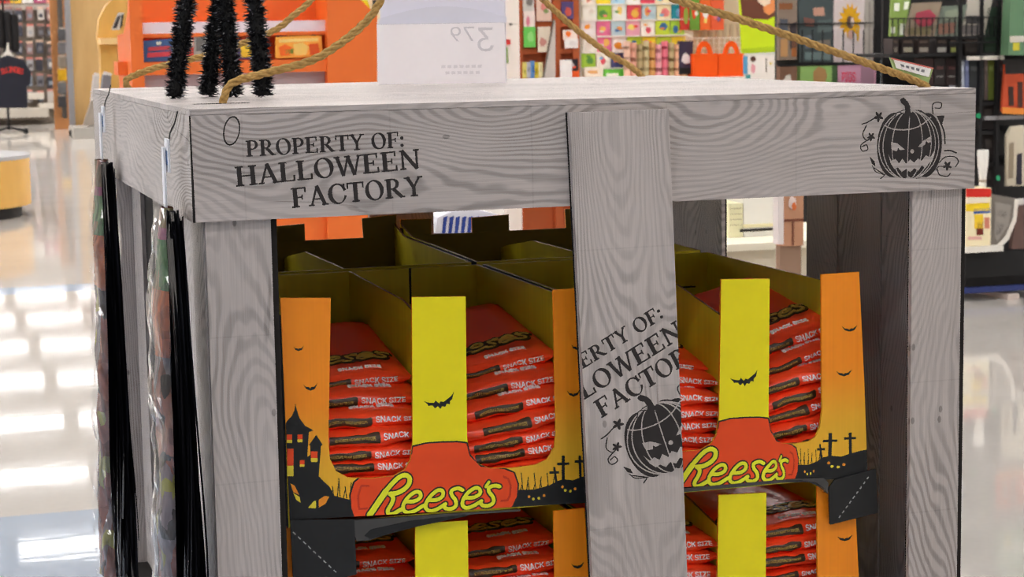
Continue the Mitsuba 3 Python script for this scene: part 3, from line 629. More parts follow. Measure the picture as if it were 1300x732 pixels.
# ---------------------------------------------------------------- hanging dolls in plastic on the left side
def cloth_fn(p, n, uv):
    a, b, c = voronoi(p.y*90+p.x*80+.6*noise(p.z*60), p.z*34)
    a2, b2, c2 = voronoi(p.y*30-p.x*20, p.z*9+4)
    low = mix(srgb(92, 42, 36), srgb(150, 92, 74), c); low = dr.select(c2 > .68, mi.Color3f(*srgb(118, 104, 108)), low); low = dr.select(c < .16, mi.Color3f(*srgb(60, 50, 46)), low); low = dr.select(c > .86, mi.Color3f(*srgb(136, 130, 60)), low)
    rust = mix(srgb(178, 92, 56), srgb(128, 74, 50), c)
    mid = dr.select(c > .75, mi.Color3f(*srgb(110, 90, 60)), mix(srgb(54, 92, 60), srgb(84, 118, 72), c))
    top = mix(srgb(96, 92, 50), srgb(128, 76, 66), c)
    f = dr.select(p.z > 1.232, top, dr.select(p.z > 1.216, mi.Color3f(*srgb(136, 66, 100)), dr.select(p.z > 1.145, mid, dr.select(p.z > 1.05, rust, low))))
    return f*(.45+.9*noise(p.y*260+p.x*180, p.z*7))*(.35+.8*fbm(p.x*90+p.y*140, p.y*60, p.z*22))
CLOTH = mat('patched_cloth', proc(cloth_fn), .3, .6)
TAGW = flat(226, 226, 230); WIREM = flat(60, 58, 56)
def hanging(yc, side, label, ztop, zbot, seed):
    """hook, white tag, patched costume and black hair, in a clear sleeve; hung flat against the side rail"""
    k = thing('hanging_costume', label, 'costume', None); r = np.random.default_rng(seed)
    xo = -.006
    put(k, 'hook', tube(spline(np.array([(xo, yc-.012, ztop+.03), (xo-.004, yc-.002, ztop+.012), (xo-.010, yc, ztop), (xo-.012, yc+.004, ztop-.02)]), .005), .0012, 6), WIREM)
    put(k, 'tag', cat([bx(xo-.016, xo-.013, yc-.014, yc+.02, ztop-.055, ztop-.008), bx(xo-.021, xo-.018, yc-.004, yc+.018, ztop-.105, ztop-.02)]), TAGW)
    put(k, 'tag_print', bx(xo-.0168, xo-.0161, yc-.008, yc+.012, ztop-.045, ztop-.025), flat(110, 130, 170))
    zs = np.linspace(ztop-.105, zbot, 46); n = len(zs); th = np.linspace(0, 2*np.pi, 22, endpoint=False)
    t = (zs[0]-zs)/(zs[0]-zs[-1])
    wy = .020+.034*np.clip(t*6, 0, 1)-.02*t; wx = .010+.012*np.clip(t*5, 0, 1)
    cy = yc+side*(.02*t+.012*np.sin(t*7+seed)); cx = xo-.018-.012*t
    v = np.stack([cx[:, None]+wx[:, None]*np.cos(th), cy[:, None]+wy[:, None]*np.sin(th), np.repeat(zs[:, None], 22, 1)], -1)
    d = meshkit.fbm(v*np.array([60, 45, 16])+seed, 3, seed)-.5
    v[..., 0] += .018*d*np.cos(th)[None]; v[..., 1] += .030*d*np.sin(th)[None]
    i, j = np.meshgrid(np.arange(n-1), np.arange(22), indexing='ij')
    q = np.stack([i*22+j, i*22+(j+1) % 22, (i+1)*22+(j+1) % 22, (i+1)*22+j], -1).reshape(-1, 4)
    m = trimesh.Trimesh(v.reshape(-1, 3), np.vstack([q[:, [0, 1, 2]], q[:, [0, 2, 3]]]), process=False)
    put(k, 'patched_cloth', m, CLOTH, smooth=True, label='green and rust patched cloth')
    # clear sleeve: a crumpled skin around the cloth
    s = v.copy(); s[..., 0] += (.007+.010*(meshkit.noise(v*np.array([50, 50, 40])+3, 5)-.4))*np.cos(th)[None]; s[..., 1] += (.008+.014*(meshkit.noise(v*np.array([50, 40, 34]), 8)-.4))*np.sin(th)[None]
    s[..., 0] = np.minimum(s[..., 0], -.001)
    put(k, 'clear_sleeve', trimesh.Trimesh(s.reshape(-1, 3), m.faces, process=False), GLASSY, smooth=False)
    # black hair: many ribbons
    vs, fs = [], []
    for a in range(260):
        y0 = yc-.036+r.uniform(-.034, .026); x0_ = xo-.006-r.uniform(0, .018); zt = ztop-.105-r.uniform(0, .07); L = (zt-zbot)*r.uniform(.75, 1.0)
        ss = np.linspace(0, 1, 14); yy = y0+(-.015-.05*r.random())*ss+.006*np.sin(ss*9+a); xx = x0_-.012*np.sin(ss*3+a)*ss; zz = zt-L*ss
        xx = np.minimum(xx, -.003)
        w = .0022+.003*r.random(); pts = np.stack([xx, yy, zz], 1); o = np.array([.5*math.cos(a), 1, 0])*w
        b = sum(len(x) for x in vs); vs.append(np.concatenate([pts-o, pts+o])); ii = np.arange(13)
        fs.append(np.vstack([np.stack([b+ii, b+ii+1, b+ii+15], 1), np.stack([b+ii, b+ii+15, b+ii+14], 1)]))
    put(k, 'black_hair', trimesh.Trimesh(np.vstack(vs), np.vstack(fs), process=False), TINSEL, kind='stuff', label='long straight black hair')
hanging(.085, 1, 'plastic-wrapped costume doll with white tag, hanging at the near end of the left rail', 1.365, .56, 1)
hanging(.93, 1, 'plastic-wrapped costume doll with black hair, hanging at the far end of the left rail', 1.385, .50, 2)

# ---------------------------------------------------------------- the store behind
def qb(px0, py0, px1, py1, Y, dep):
    """a box standing at depth Y, measured by two corners of its front"""
    a, b = Q(px0, (py0+py1)/2, y=Y), Q(px1, (py0+py1)/2, y=Y); zt = Q((px0+px1)/2, py0, y=Y)[2]; zb = Q((px0+px1)/2, py1, y=Y)[2]
    return bx(a[0], b[0], Y, Y+dep, zb, zt)
def G(m):
    """stands it on the floor"""
    v = m.vertices.copy(); v[np.isclose(v[:, 2], v[:, 2].min(), atol=1e-4), 2] = 0; m.vertices = v; return m
def qp(pts, Y, h0=0, h1=.002):
    return FRONT(Y).prism(Polygon([p2(*p, Y) for p in pts]).buffer(0), h0, h1)
def blob(cx, cy, rx, ry, Y, seed=0, k=10):
    r = np.random.default_rng(seed); return qp([(cx+rx*math.cos(t)*r.uniform(.7, 1), cy+ry*math.sin(t)*r.uniform(.7, 1)) for t in np.linspace(0, 2*math.pi, k, endpoint=False)], Y)
OR = (246, 112, 36)
OD = mat('orange_board', srgb(232, 112, 44), .45, .4)

# far end: pegboard bay with small hanging packs
FY = 34.
pg = thing('pegboard_bay', 'far white-framed pegboard bay hung with small packs, at the left edge behind the navy shirt', 'display rack')
put(pg, 'panel', G(qb(-60, -10, 70, 146, FY, .06)), flat(150, 140, 130)); put(pg, 'frame', cat([qb(66, 5, 71, 146, FY-.1, .1), qb(-60, 6, 84, 13, FY-.1, .1)]), flat(232, 230, 226))
put(pg, 'base_deck', qb(-60, 138, 62, 150, FY-.5, .5), flat(206, 200, 190)); put(pg, 'shelf', cat([qb(36, 118, 56, 126, FY-.4, .4), qb(50, 131, 70, 138, FY-.4, .4)]), flat(226, 220, 210))
put(pg, 'kick_plate', qb(-60, 150, 62, 153, FY-.45, .45), flat(110, 100, 90))
cols = [(112, 112, 120), (78, 80, 92), (168, 168, 174), (92, 84, 84), (60, 60, 70), (196, 190, 186), (136, 146, 160), (150, 120, 120)]
hd = [(200, 120, 110), (214, 150, 140), (180, 130, 120), (220, 190, 170)]
rr = np.random.default_rng(4)
for r_ in range(6):
    for c_ in range(6):
        x = -6+13.2*c_+rr.uniform(-1, 1); y = 8+21*r_+rr.uniform(-1.5, 1.5)
        if x < 20 and y > 70: continue
        col = cols[rr.integers(len(cols))]
        kk = thing('hanging_pack', f'small packaged accessory, {ORD[r_].replace("topmost", "first")} row down, {ORD[c_].replace("topmost", "first")} from left, on the far pegboard', 'package', 'packs on the far pegboard')
        m = pad(.12, .06, .20); a = Q(x+4, y+11, y=FY-.16); m.apply_translation(a); put(kk, 'pouch', m, flat(*col), smooth=40)
        put(kk, 'header_card', bx(a[0]-.06, a[0]+.06, a[1]-.004, a[1]+.004, a[2]+.09, a[2]+.14), flat(*hd[rr.integers(4)]))
        put(kk, 'label', bx(a[0]-.035, a[0]+.035, a[1]-.034, a[1]-.028, a[2]-.05, a[2]+.02), flat(*cols[rr.integers(len(cols))]))
for i, (x0, x1, c) in enumerate([(-4, 12, (220, 60, 50)), (13, 27, (240, 200, 60)), (28, 42, (240, 240, 240)), (43, 58, (180, 80, 120)), (59, 84, (242, 170, 150))]):
    kk = thing('header_sign', f'bright header sign above the far pegboard, {ORD[i].replace("topmost", "first")} from the left', 'sign'); put(kk, 'board', qb(x0, -9, x1, 4, FY-.2, .04), flat(*c)); put(kk, 'print', qb(x0+4, -6, x1-4, 1, FY-.21, .01), flat(245, 240, 230))
# clothes rack in front of it
CY = 30.
rk = thing('clothes_rack', 'dark metal clothes rack at the left edge, holding the navy shirt', 'clothes rack')
fl = lambda px, Y: Q(px, 100, y=Y)
a = fl(9, CY+.3); put(rk, 'post', tube([(a[0], a[1]+.2, .06), (a[0], a[1]+.2, 2.16)], .02), BLK); put(rk, 'top_rail', tube([(a[0]-.7, a[1], 2.16), (a[0]+.25, a[1], 2.16)], .015), BLK); put(rk, 'cross_rail', tube([(a[0], a[1]-.02, 2.16), (a[0], a[1]+.2, 2.16)], .015), BLK); hz_ = Q(11, 56, y=CY)[2]; put(rk, 'front_arm', tube([(a[0], a[1]+.2, hz_+.05), (a[0], CY-.06, hz_+.02)], .01), BLK)
for s in (-1, 1): put(rk, 'foot', tube([(a[0], a[1]+.2, .10), (a[0]+s*.25, a[1]-.1, .05)], .02), BLK); put(rk, 'caster', trimesh.creation.icosphere(2, .045).apply_translation([a[0]+s*.25, a[1]-.1, .045]), BLK)
sh = thing('shirt', 'navy T-shirt with an arched red word, hanging on the rack at the left edge', 'shirt')
S = [(-14, 78), (4, 72), (10, 70), (16, 72), (30, 76), (40, 92), (37, 110), (34, 108), (35, 137), (-16, 137), (-16, 108), (-22, 108)]
put(sh, 'cloth', qp(S, CY, -.16, .0), flat(34, 36, 50))
put(sh, 'hanger', qp([(0, 74), (8, 64), (9, 54), (11, 54), (12, 64), (20, 74), (10, 70)], CY, -.06, -.03), flat(226, 222, 216))
wd = []
for i, ch in enumerate('ILLINOIS'):
    m = meshkit.text_mesh(ch, .085, .006, bold=True); t = (i-3.5)/3.5; c = Q(15+t*11, 91.5+t*t*2.2, y=CY-.004); ang = -t*.35
    v = m.vertices.copy(); v[:, 0] -= v[:, 0].mean(); ca, sa = math.cos(ang), math.sin(ang)
    wd.append(trimesh.Trimesh(np.stack([c[0]+v[:, 0]*ca-v[:, 1]*sa, c[1]-v[:, 2], c[2]+v[:, 0]*sa+v[:, 1]*ca], 1), m.faces[:, ::-1] if False else m.faces, process=False))
put(sh, 'chest_word', cat(wd), flat(206, 60, 54))
gm = [(-6, 6), (4, 17), (15, 24)]
for i, (x0, x1) in enumerate(gm):
    kk = thing('dark_garment', f'black folded garment hanging above the navy shirt, {["left", "middle", "right"][i]} of three', 'garment', 'black garments above the shirt')
    m = pad(.12, .2, .62, r=.04); v = m.vertices; v[:, 0] += .01*np.sin(v[:, 2]*14+i); a = Q((x0+x1)/2, 36+3*i, y=CY+.3); m.apply_translation(a); put(kk, 'cloth', m, flat(26, 25, 28), smooth=40); put(kk, 'hanger_hook', tube([(a[0], a[1], a[2]+.28), (a[0], a[1], 2.15)], .006), METAL)
# narrow wooden end bay with packs
eb = thing('end_bay', 'narrow orange-wood end bay with a column of small packs, left of the tall wood panel', 'display rack')
put(eb, 'panel', G(qb(66, -12, 88, 158, 31.5, .08)), flat(206, 146, 96)); put(eb, 'rail', qb(77, -6, 82, 150, 31.26, .24), flat(90, 86, 84))
for i in range(6):
    col = [(90, 92, 98), (120, 120, 126), (150, 140, 130), (226, 180, 40), (110, 112, 118), (70, 70, 76)][i]
    kk = thing('hanging_pack', f'{"yellow" if i == 3 else "grey"} small pack, {ORD[i].replace("topmost", "first")} from the top of the narrow wooden end bay', 'package', 'packs on the end bay')
    a = Q(79, 44+17*i, y=31.2); put(kk, 'pouch', pad(.14, .07, .19).apply_translation(a), flat(*col), smooth=40); put(kk, 'header_card', bx(a[0]-.05, a[0]+.05, a[1]-.004, a[1]+.004, a[2]+.085, a[2]+.12), flat(214, 200, 190))
# tall wood panel with grey upright
wp = thing('wood_end_panel', 'tall maple end panel with a grey metal upright, behind the curved wooden display', 'panel')
put(wp, 'board', G(qb(90, -30, 240, 160, 29, .1)), MAPLE); put(wp, 'upright', G(qb(85, -30, 92, 170, 28.85, .12)), METAL)
put(wp, 'base_deck', qb(94, 160, 240, 176, 27.9, .9), flat(176, 172, 166)); m = trimesh.creation.icosphere(2, .07); a = Q(93, 170, y=28.4); a[2] = .07; put(wp, 'caster', m.apply_translation(a), BLK)
# curved wooden display with a leaflet and grey boxes
cw = thing('curved_wood_display', 'honey-coloured wooden display with a rounded top, left of the orange book display', 'display stand')
cwp = [(128, 118), (128, 70), (124, 46), (126, 24), (134, 8), (146, -4), (170, -8), (170, 118)]
a = Q(150, 118, y=12.5)
gpoly = Polygon([p2(*p, 12.5) for p in cwp]); x0_, _, x1_, _ = gpoly.bounds
put(cw, 'side_board', FRONT(12.5).prism(unary_union([gpoly, sbox(x0_+.02, 0, x1_, a[2]+.1)]), -.12, 0), HONEY)
put(cw, 'ledge', qb(128, 48, 165, 56, 12.3, .2), flat(236, 200, 140))
kk = thing('leaflet', 'small black and white leaflet leaning on the curved wooden display', 'leaflet'); put(kk, 'sheet', qp([(141, 38), (150, 16), (158, 16), (152, 38)], 12.49, -.02, 0), flat(210, 206, 200)); put(kk, 'print', qp([(143, 36), (150, 20), (153, 20), (148, 36)], 12.485), flat(60, 60, 66)); put(kk, 'print', qp([(152, 36), (155, 18), (157, 18), (155, 34)], 12.485), flat(40, 40, 44))
for i, (p, c) in enumerate([([(112, 159), (119, 96), (129, 98), (129, 159)], (196, 190, 188)), ([(129, 118), (132, 95), (141, 96), (141, 118)], (120, 118, 124)), ([(106, 159), (116, 128), (126, 126), (122, 159)], (160, 150, 140))]):
    kk = thing('grey_carton', ['pale grey crumpled carton at the foot of the curved wooden display', 'small dark grey carton by the ledge of the curved wooden display', 'grey-brown carton below the pale carton, beside the crate corner'][i], 'box')
    YC = (28.4, 12.3, 28.2)[i]; put(kk, 'body', qp(p, YC, -.15, 0), flat(*c)); put(kk, 'flap', qp([p[1], (p[1][0]+2, p[1][1]-4), (p[2][0]+1, p[2][1]-3), p[2]], YC, -.1, .01), flat(214, 208, 204))
# round low yellow platform
rt = thing('round_platform', 'low round platform with honey wood side, grey top and black foot, at left edge', 'platform')
a = Q(39, 240, y=14.9); R_ = .80; cx_, cyy = a[0]-R_, 14.9
put(rt, 'side', trimesh.creation.cylinder(R_, .40, sections=72).apply_translation([cx_, cyy, .30]), HONEY, smooth=40)
put(rt, 'top', trimesh.creation.cylinder(R_+.006, .03, sections=72).apply_translation([cx_, cyy, .515]), flat(176, 176, 180), smooth=40)
put(rt, 'foot', trimesh.creation.cylinder(R_-.08, .10, sections=64).apply_translation([cx_, cyy, .05]), BLK, smooth=40)

# orange book display
OY = 8.
od = thing('orange_book_display', 'orange cardboard book display with shelves, behind the tinsel legs', 'display stand')
L0, L1 = Q(166, 60, y=OY), Q(476, 60, y=OY); xl, xr = L0[0], L1[0]; xu = Q(182, 60, y=OY)[0]; xp = Q(416, 60, y=OY)[0]
yd = .62
Lz = lambda px, py, y=OY: Q(px, py, y=y)[2]
sg_ = Polygon([(0, 0), (yd, 0), (yd, Lz(143, 45, OY+yd)), (yd*.5, Lz(152, 42, OY+.3)), (.08, Lz(166, 14)), (0, Lz(166, -30))])
put(od, 'side_board', Frame([xl, OY, 0], [0, 1, 0], [0, 0, 1], [1, 0, 0]).prism(sg_, 0, .02), OD)
put(od, 'upright', bx(xl+.02, xu, OY, OY+.03, 0, Lz(170, -30)), OD); put(od, 'tray_box', bx(xl-.05, xl, OY+.2, OY+.4, Lz(155, 95, OY+.3), Lz(155, 78, OY+.3)), OD)
put(od, 'back_board', bx(xu, xp, OY+.30, OY+.32, 0, Lz(300, -30)), OD)
put(od, 'side_board', bx(xp, xp+.02, OY+.0, OY+.32, 0, Lz(400, -30)), OD)
wing = [(415, 330), (415, -40), (440, -40), (455, -2), (478, 19), (478, 330)]
put(od, 'wing_board', FRONT(OY-.01).prism(Polygon([p2(*p, OY-.01) for p in wing]), 0, .015), OD)
put(od, 'price_strip', bx(xu, xp, OY+.05, OY+.06, Lz(300, 41), Lz(300, 27)), flat(230, 214, 222)); put(od, 'shelf', bx(xu, xp, OY+.05, OY+.30, Lz(300, 41)-.02, Lz(300, 41)), OD)
put(od, 'shelf', bx(xu, xp, OY+.02, OY+.30, Lz(300, 78)-.02, Lz(300, 78)), OD); put(od, 'shelf_lip', bx(xu, xp, OY, OY+.02, Lz(300, 93), Lz(300, 77)), OD)
put(od, 'price_strip', bx(xu, xp, OY+.10, OY+.11, 0.95, Lz(300, 93)), flat(196, 178, 182)); put(od, 'lower_board', bx(xu, xp, OY+.02, OY+.04, 0, 0.95), OD)
def book(label, pts, col, extra, Y=OY+.06):
    kk = thing('picture_book', label, 'book', None); put(kk, 'cover', qp(pts, Y, -.02, 0), flat(*col))
    for nm, g, c in extra: put(kk, nm, qp(g, Y-.001, 0, .003), flat(*c))
book('navy blue children\'s book with two red title lines, left of the first tinsel leg', [(179, 52), (220, 49), (220, 77), (182, 79)], (62, 92, 140),
     [('title', [(188, 60), (216, 58), (216, 63), (188, 65)], (190, 70, 80)), ('title', [(187, 67), (218, 65), (218, 71), (187, 73)], (206, 74, 84)), ('emblem', [(198, 53), (205, 53), (204, 57), (199, 57)], (206, 206, 190))])
book('black and white book between the tinsel legs', [(246, 34), (266, 30), (268, 80), (246, 81)], (170, 168, 162), [('picture', [(249, 48), (260, 46), (260, 64), (249, 65)], (110, 108, 106))])
book('red and white book edge just right of the first tinsel leg', [(236, 42), (246, 40), (246, 80), (238, 80)], (200, 70, 60), [('picture', [(239, 50), (245, 50), (245, 60), (239, 60)], (230, 220, 210))])
book('small yellow and purple book between the third and fourth tinsel legs', [(302, 50), (322, 50), (322, 75), (302, 75)], (70, 50, 110), [('picture', [(305, 58), (318, 55), (320, 72), (306, 73)], (236, 196, 60))])
book('purple book with a big orange moon behind the pumpkin book', [(352, 30), (402, 27), (402, 50), (352, 50)], (96, 74, 120), [('picture', [(364, 46), (368, 38), (378, 35), (390, 38), (395, 46)], (244, 176, 60))], OY+.09)
book('orange and cream picture book full of pumpkins, right on the orange shelf', [(350, 47), (408, 45), (410, 72), (350, 74)], (244, 170, 70),
     [('picture', [(354, 60), (362, 56), (370, 60), (368, 70), (356, 71)], (236, 110, 40)), ('picture', [(372, 56), (384, 54), (392, 60), (388, 70), (374, 70)], (240, 200, 110)), ('picture', [(392, 56), (404, 55), (406, 68), (394, 70)], (220, 90, 40)), ('picture', [(354, 50), (404, 48), (404, 52), (354, 54)], (250, 214, 130)), ('picture', [(362, 63), (372, 62), (372, 68), (362, 69)], (110, 130, 50))], OY+.04)
book('yellow, white and black poster behind the upper right edge of the orange display', [(440, -8), (482, -8), (482, 24), (470, 24)], (236, 226, 190), [('picture', [(453, 0), (466, 0), (470, 10), (460, 9)], (240, 226, 40)), ('picture', [(473, 0), (478, 0), (478, 14), (474, 14)], (60, 60, 60))], OY+.6)
labels['picture_book_006']['category'] = 'poster'

# card racks: brown wooden stand with cards, then the wall of greeting cards
BY = 11.
wb = thing('white_post', 'white post with a black dot just right of the price sign', 'post'); put(wb, 'board', G(qb(640, -20, 660, 190, BY-.2, .05)), flat(240, 232, 224)); put(wb, 'dot', blob(648, 31, 2, 2, BY-.205, 3), BLK); put(wb, 'red_mark', qb(643, 50, 648, 57, BY-.21, .01), flat(206, 60, 60)); put(wb, 'green_mark', qb(641, 60, 645, 80, BY-.21, .01), flat(120, 150, 80))
br = thing('brown_card_stand', 'red-brown wooden card stand between the white post and the greeting card wall', 'display rack')
BRW = flat(176, 88, 48)
for x0, x1 in ((659, 664), (703, 712), (728, 736)): put(br, 'upright', G(qb(x0, -20, x1, 190, BY-.06, .06)), BRW)
put(br, 'back_board', G(qb(662, -20, 734, 190, BY, .03)), BRW)
for y in (28, 62, 100): put(br, 'shelf', qb(664, y, 730, y+6, BY-.05, .05), BRW)
put(br, 'sloping_board', qp([(689, 100), (702, 26), (704, 26), (704, 100)], BY-.08, 0, .02), flat(206, 196, 190)); put(br, 'sloping_edge', qp([(688, 100), (702, 24), (703.5, 26), (690, 100)], BY-.10, 0, .01), flat(120, 110, 100))
def card(label, x0, y0, x1, y1, Y, col, pic=None, seed=0, nm='greeting_card', group=None, catg='card', dep=.006, pc2=None):
    kk = thing(nm, label, catg, group); put(kk, 'sheet', qb(x0, y0, x1, y1, Y, dep), flat(*col)); w, h = x1-x0, y1-y0
    if pic: put(kk, 'picture', blob((x0+x1)/2+w*.13*math.sin(seed*2.3), (y0+y1)/2+h*.12*math.cos(seed*3.7), w*(.22+.14*math.sin(seed*1.7)**2), h*(.20+.16*math.cos(seed*2.9)**2), Y-.0005, seed, 6+seed % 6), flat(*pic))
    if pc2: put(kk, 'picture', blob((x0+x1)/2-w*.2*math.sin(seed*4.1), (y0+y1)/2+h*.24*math.cos(seed*1.3), w*.2, h*.1, Y-.0030, seed+1, 8), flat(*pc2))
    return kk
card('grey and white gift bag at the top left of the brown card stand', 664, -6, 678, 14, BY-.07, (200, 196, 190), (120, 116, 112), 1)
card('white and pink gift card below the grey one on the brown card stand', 665, 14, 679, 38, BY-.075, (236, 220, 214), (206, 120, 140), 2)
card('bright green gift bag on the brown card stand', 665, 34, 680, 60, BY-.08, (110, 200, 90), (150, 220, 130), 3)
card('pink and cream patterned card at the top of the brown card stand', 681, -6, 700, 27, BY-.07, (226, 196, 180), (206, 130, 120), 4, pc2=(130, 150, 90))
card('cream card with pink flowers in the middle of the brown card stand', 683, 34, 699, 66, BY-.09, (226, 214, 196), (200, 140, 130), 5)
for i, c in enumerate([(226, 214, 120), (190, 190, 200), (90, 140, 200), (214, 196, 70), (236, 226, 180)]):
    card(['pale yellow', 'grey', 'blue', 'mustard', 'cream'][i]+' booklet in the row at the foot of the brown card stand', 664+5*i, 79-(i == 2)*2, 669+5*i, 99, BY-.08-.004*i, c, tuple(max(0, v-50) for v in c), 7+i, 'booklet', 'booklets at the foot of the brown stand', 'booklet', .02)
card('dark blue and red card at the top of the right panel of the brown stand', 713, 2, 728, 24, BY-.07, (84, 70, 120), (200, 90, 80), 12)
card('white card with three orange pumpkins on the right panel of the brown stand', 715, 38, 733, 50, BY-.07, (246, 226, 214), (238, 120, 50), 13)
card('white notice below the pumpkin card on the brown stand', 717, 49, 734, 61, BY-.075, (246, 240, 236), (230, 222, 220), 14)
card('black card with a red top, at the foot of the brown stand', 717, 75, 734, 90, BY-.07, (44, 36, 44), (206, 196, 200), 15, pc2=(226, 80, 50))
card('white card standing at the foot of the right panel of the brown stand', 711, 76, 726, 99, BY-.09, (246, 240, 238), (250, 246, 244), 16)
card('orange slip beside the white card at the foot of the brown stand', 727, 90, 735, 98, BY-.085, (236, 96, 40), None, 17)

GY = 12.5
gw = thing('greeting_card_wall', 'white tiered greeting card wall full of small bright cards, behind the middle of the crate', 'display rack')
put(gw, 'base_ledge', qb(738, 99.5, 946, 104, GY-.30, .30), flat(246, 240, 232))
put(gw, 'back_board', G(qb(733, -30, 880, 200, GY, .05)), flat(250, 240, 226)); put(gw, 'upright', G(qb(733, -30, 738, 200, GY-.1, .1)), flat(160, 150, 140))
pals = [((252, 244, 232), (240, 170, 150)), ((250, 226, 60), (226, 60, 50)), ((186, 220, 240), (120, 180, 220)), ((252, 248, 240), (236, 224, 214)), ((226, 80, 100), (246, 190, 80)), ((190, 210, 220), (236, 160, 90)), ((240, 170, 190), (250, 226, 120)), ((250, 240, 240), (240, 150, 50)),
        ((170, 210, 70), (90, 150, 70)), ((248, 232, 190), (236, 130, 130)), ((236, 120, 160), (246, 190, 100)), ((206, 226, 70), (60, 110, 170)), ((80, 80, 130), (220, 140, 90)), ((252, 246, 238), (230, 90, 110)), ((250, 250, 246), (240, 210, 120)), ((40, 150, 170), (240, 240, 230))]
cnm = {0: 'cream', 1: 'yellow', 2: 'pale blue', 3: 'white', 4: 'red', 5: 'blue-grey', 6: 'pink', 7: 'white', 8: 'lime green', 9: 'cream', 10: 'hot pink', 11: 'yellow-green', 12: 'dark blue', 13: 'white', 14: 'white', 15: 'teal'}
plan = [[0, 1, 2, 14, 4, 9, 0], [3, 8, 14, 4, 5, 9, 15], [7, 10, 5, 6, 13, 11, 8], [3, 10, 7, 11, 1, 11, 1], [8, 13, 12, 9, 7, 0, 9]]
for r_ in range(5):
    y = -14+20.2*r_
    put(gw, 'ledge', qb(738, y+18.4, 876, y+20, GY-.05, .05), flat(246, 240, 232))
    for c_ in range(7):
        x = 738.5+18.8*c_+(r_ % 2)*1.5; q = plan[r_][c_]; col, pc = pals[q]
        if c_ == 6: pc = pals[(q+3) % 16][1]
        if r_ == 4 and c_ > 2: continue
        card(f'{cnm[q]} greeting card, {ORD[r_].replace("topmost", "first")} row down, {ORD[c_].replace("topmost", "first")} from left, on the card wall', x, y, x+17.4, y+19, GY-.02-.004*(r_ % 3), col, pc, r_*9+c_, group='cards on the greeting card wall', pc2=pals[(q*5+c_) % 16][1])
card('pale card with an orange bear at the bottom left of the card wall', 742, 85, 766, 99, GY-.06, (248, 236, 222), (236, 180, 120), 60, nm='gift_card')
card('bright green box with a white label at the foot of the card wall', 768, 88, 806, 98, GY-.08, (104, 196, 70), None, 61, nm='green_box', catg='box', dep=.1)
put('green_box', 'label', qb(770, 93, 785, 97, GY-.085, .01), flat(250, 248, 240))
SPI = [(240, 200, 180), (226, 170, 150), (180, 160, 120), (206, 190, 150), (214, 160, 100), (236, 170, 180), (226, 120, 140), (190, 170, 130), (240, 190, 160), (226, 200, 160)]
for i, c in enumerate(SPI):
    x = 792+8.0*i
    kk = thing('gift_wrap_roll', f'{ORD[i].replace("topmost", "first")} from the left of the patterned gift wrap rolls standing left of the orange bags', 'gift wrap', 'gift wrap rolls below the cards')
    a, b = Q(x+3.8, 96, y=GY-.13), Q(x+3.8, 52+2*(i % 3), y=GY-.13)
    put(kk, 'roll', tube([(a[0], a[1], a[2]-.05), (b[0], b[1], b[2])], .027, 14), flat(*c), smooth=40)
    for j in range(3): z = a[2]+(b[2]-a[2])*(.2+.3*j); put(kk, 'band', tube([(a[0], a[1], z-.008-.01*(i % 2)), (a[0], a[1], z+.012)], .0278, 14), flat(*[max(0, v-40-25*((i+j) % 3)) for v in c]), smooth=40)
kk = card('dark purple bag with a white ghost shape, left of the orange bags', 862, 52, 880, 94, GY-.16, (60, 50, 76), (232, 228, 236), 71, nm='ghost_bag', catg='bag', dep=.04)
put(kk, 'black_base', qb(862.5, 86, 879.5, 94, GY-.165, .02), BLK)
hb = thing('hanging_rail_board', 'pale beige slatted board behind the tall red and green packets', 'panel'); put(hb, 'board', G(qb(862, -30, 945, 110, GY+.1, .04)), flat(206, 190, 160))
for i in range(9): put(hb, 'slat', qb(864+9*i, 30, 868+9*i, 50, GY+.09, .01), flat(190, 172, 142))
put(hb, 'wire_grid', cat([qb(866, 47.5, 945, 49, GY-.02, .01)]+[qb(878+7*i, 48, 879+7*i, 96, GY-.02, .01) for i in range(10)]+[qb(878, 54+7*j, 945, 55+7*j, GY-.02, .01) for j in range(6)]), flat(232, 226, 214))
for i, (x0, x1, c, pc) in enumerate([(864, 875, (200, 60, 50), (150, 170, 70)), (876, 888, (110, 160, 60), (230, 80, 50)), (889, 902, (236, 110, 50), (240, 240, 240)), (903, 919, (232, 100, 60), (120, 90, 140))]):
    card(['red', 'green and red', 'orange and white', 'orange and purple'][i]+' tall packet hanging above the two orange bags', x0, -6, x1, 38, GY-.05, c, pc, 80+i, nm='tall_packet', group='tall packets above the orange bags', catg='packet', dep=.03, pc2=pals[i*3][1])
for i, (x0, x1) in enumerate([(880.5, 911), (912, 944)]):
    kk = thing('orange_bag', ['left', 'right'][i]+' of the two orange felt bags with looped handles behind the crate', 'bag', 'orange bags')
    Yb = GY-.22
    m = qb(x0, 68, x1, 99.4, Yb, .12); v = m.vertices; put(kk, 'body', m, mat('bag_orange', srgb(246, 92, 26), .7, .2))
    xc = (x0+x1)/2-(1 if i == 0 else -1); a = Q(xc, 69, y=Yb); hw = (Q(xc+10, 69, y=Yb)-a)[0]; hh = Q(xc, 52, y=Yb)[2]-a[2]
    arch = Polygon([(a[0]+(hw+.0)*math.cos(t), a[2]+hh*math.sin(t)) for t in np.linspace(0, math.pi, 20)]).difference(Polygon([(a[0]+hw*.5*math.cos(t), a[2]-.001+hh*.6*math.sin(t)) for t in np.linspace(0, math.pi, 16)]))
    put(kk, 'handle', FRONT(Yb+.01).prism(arch, -.01, .008), 'm_bag_orange')
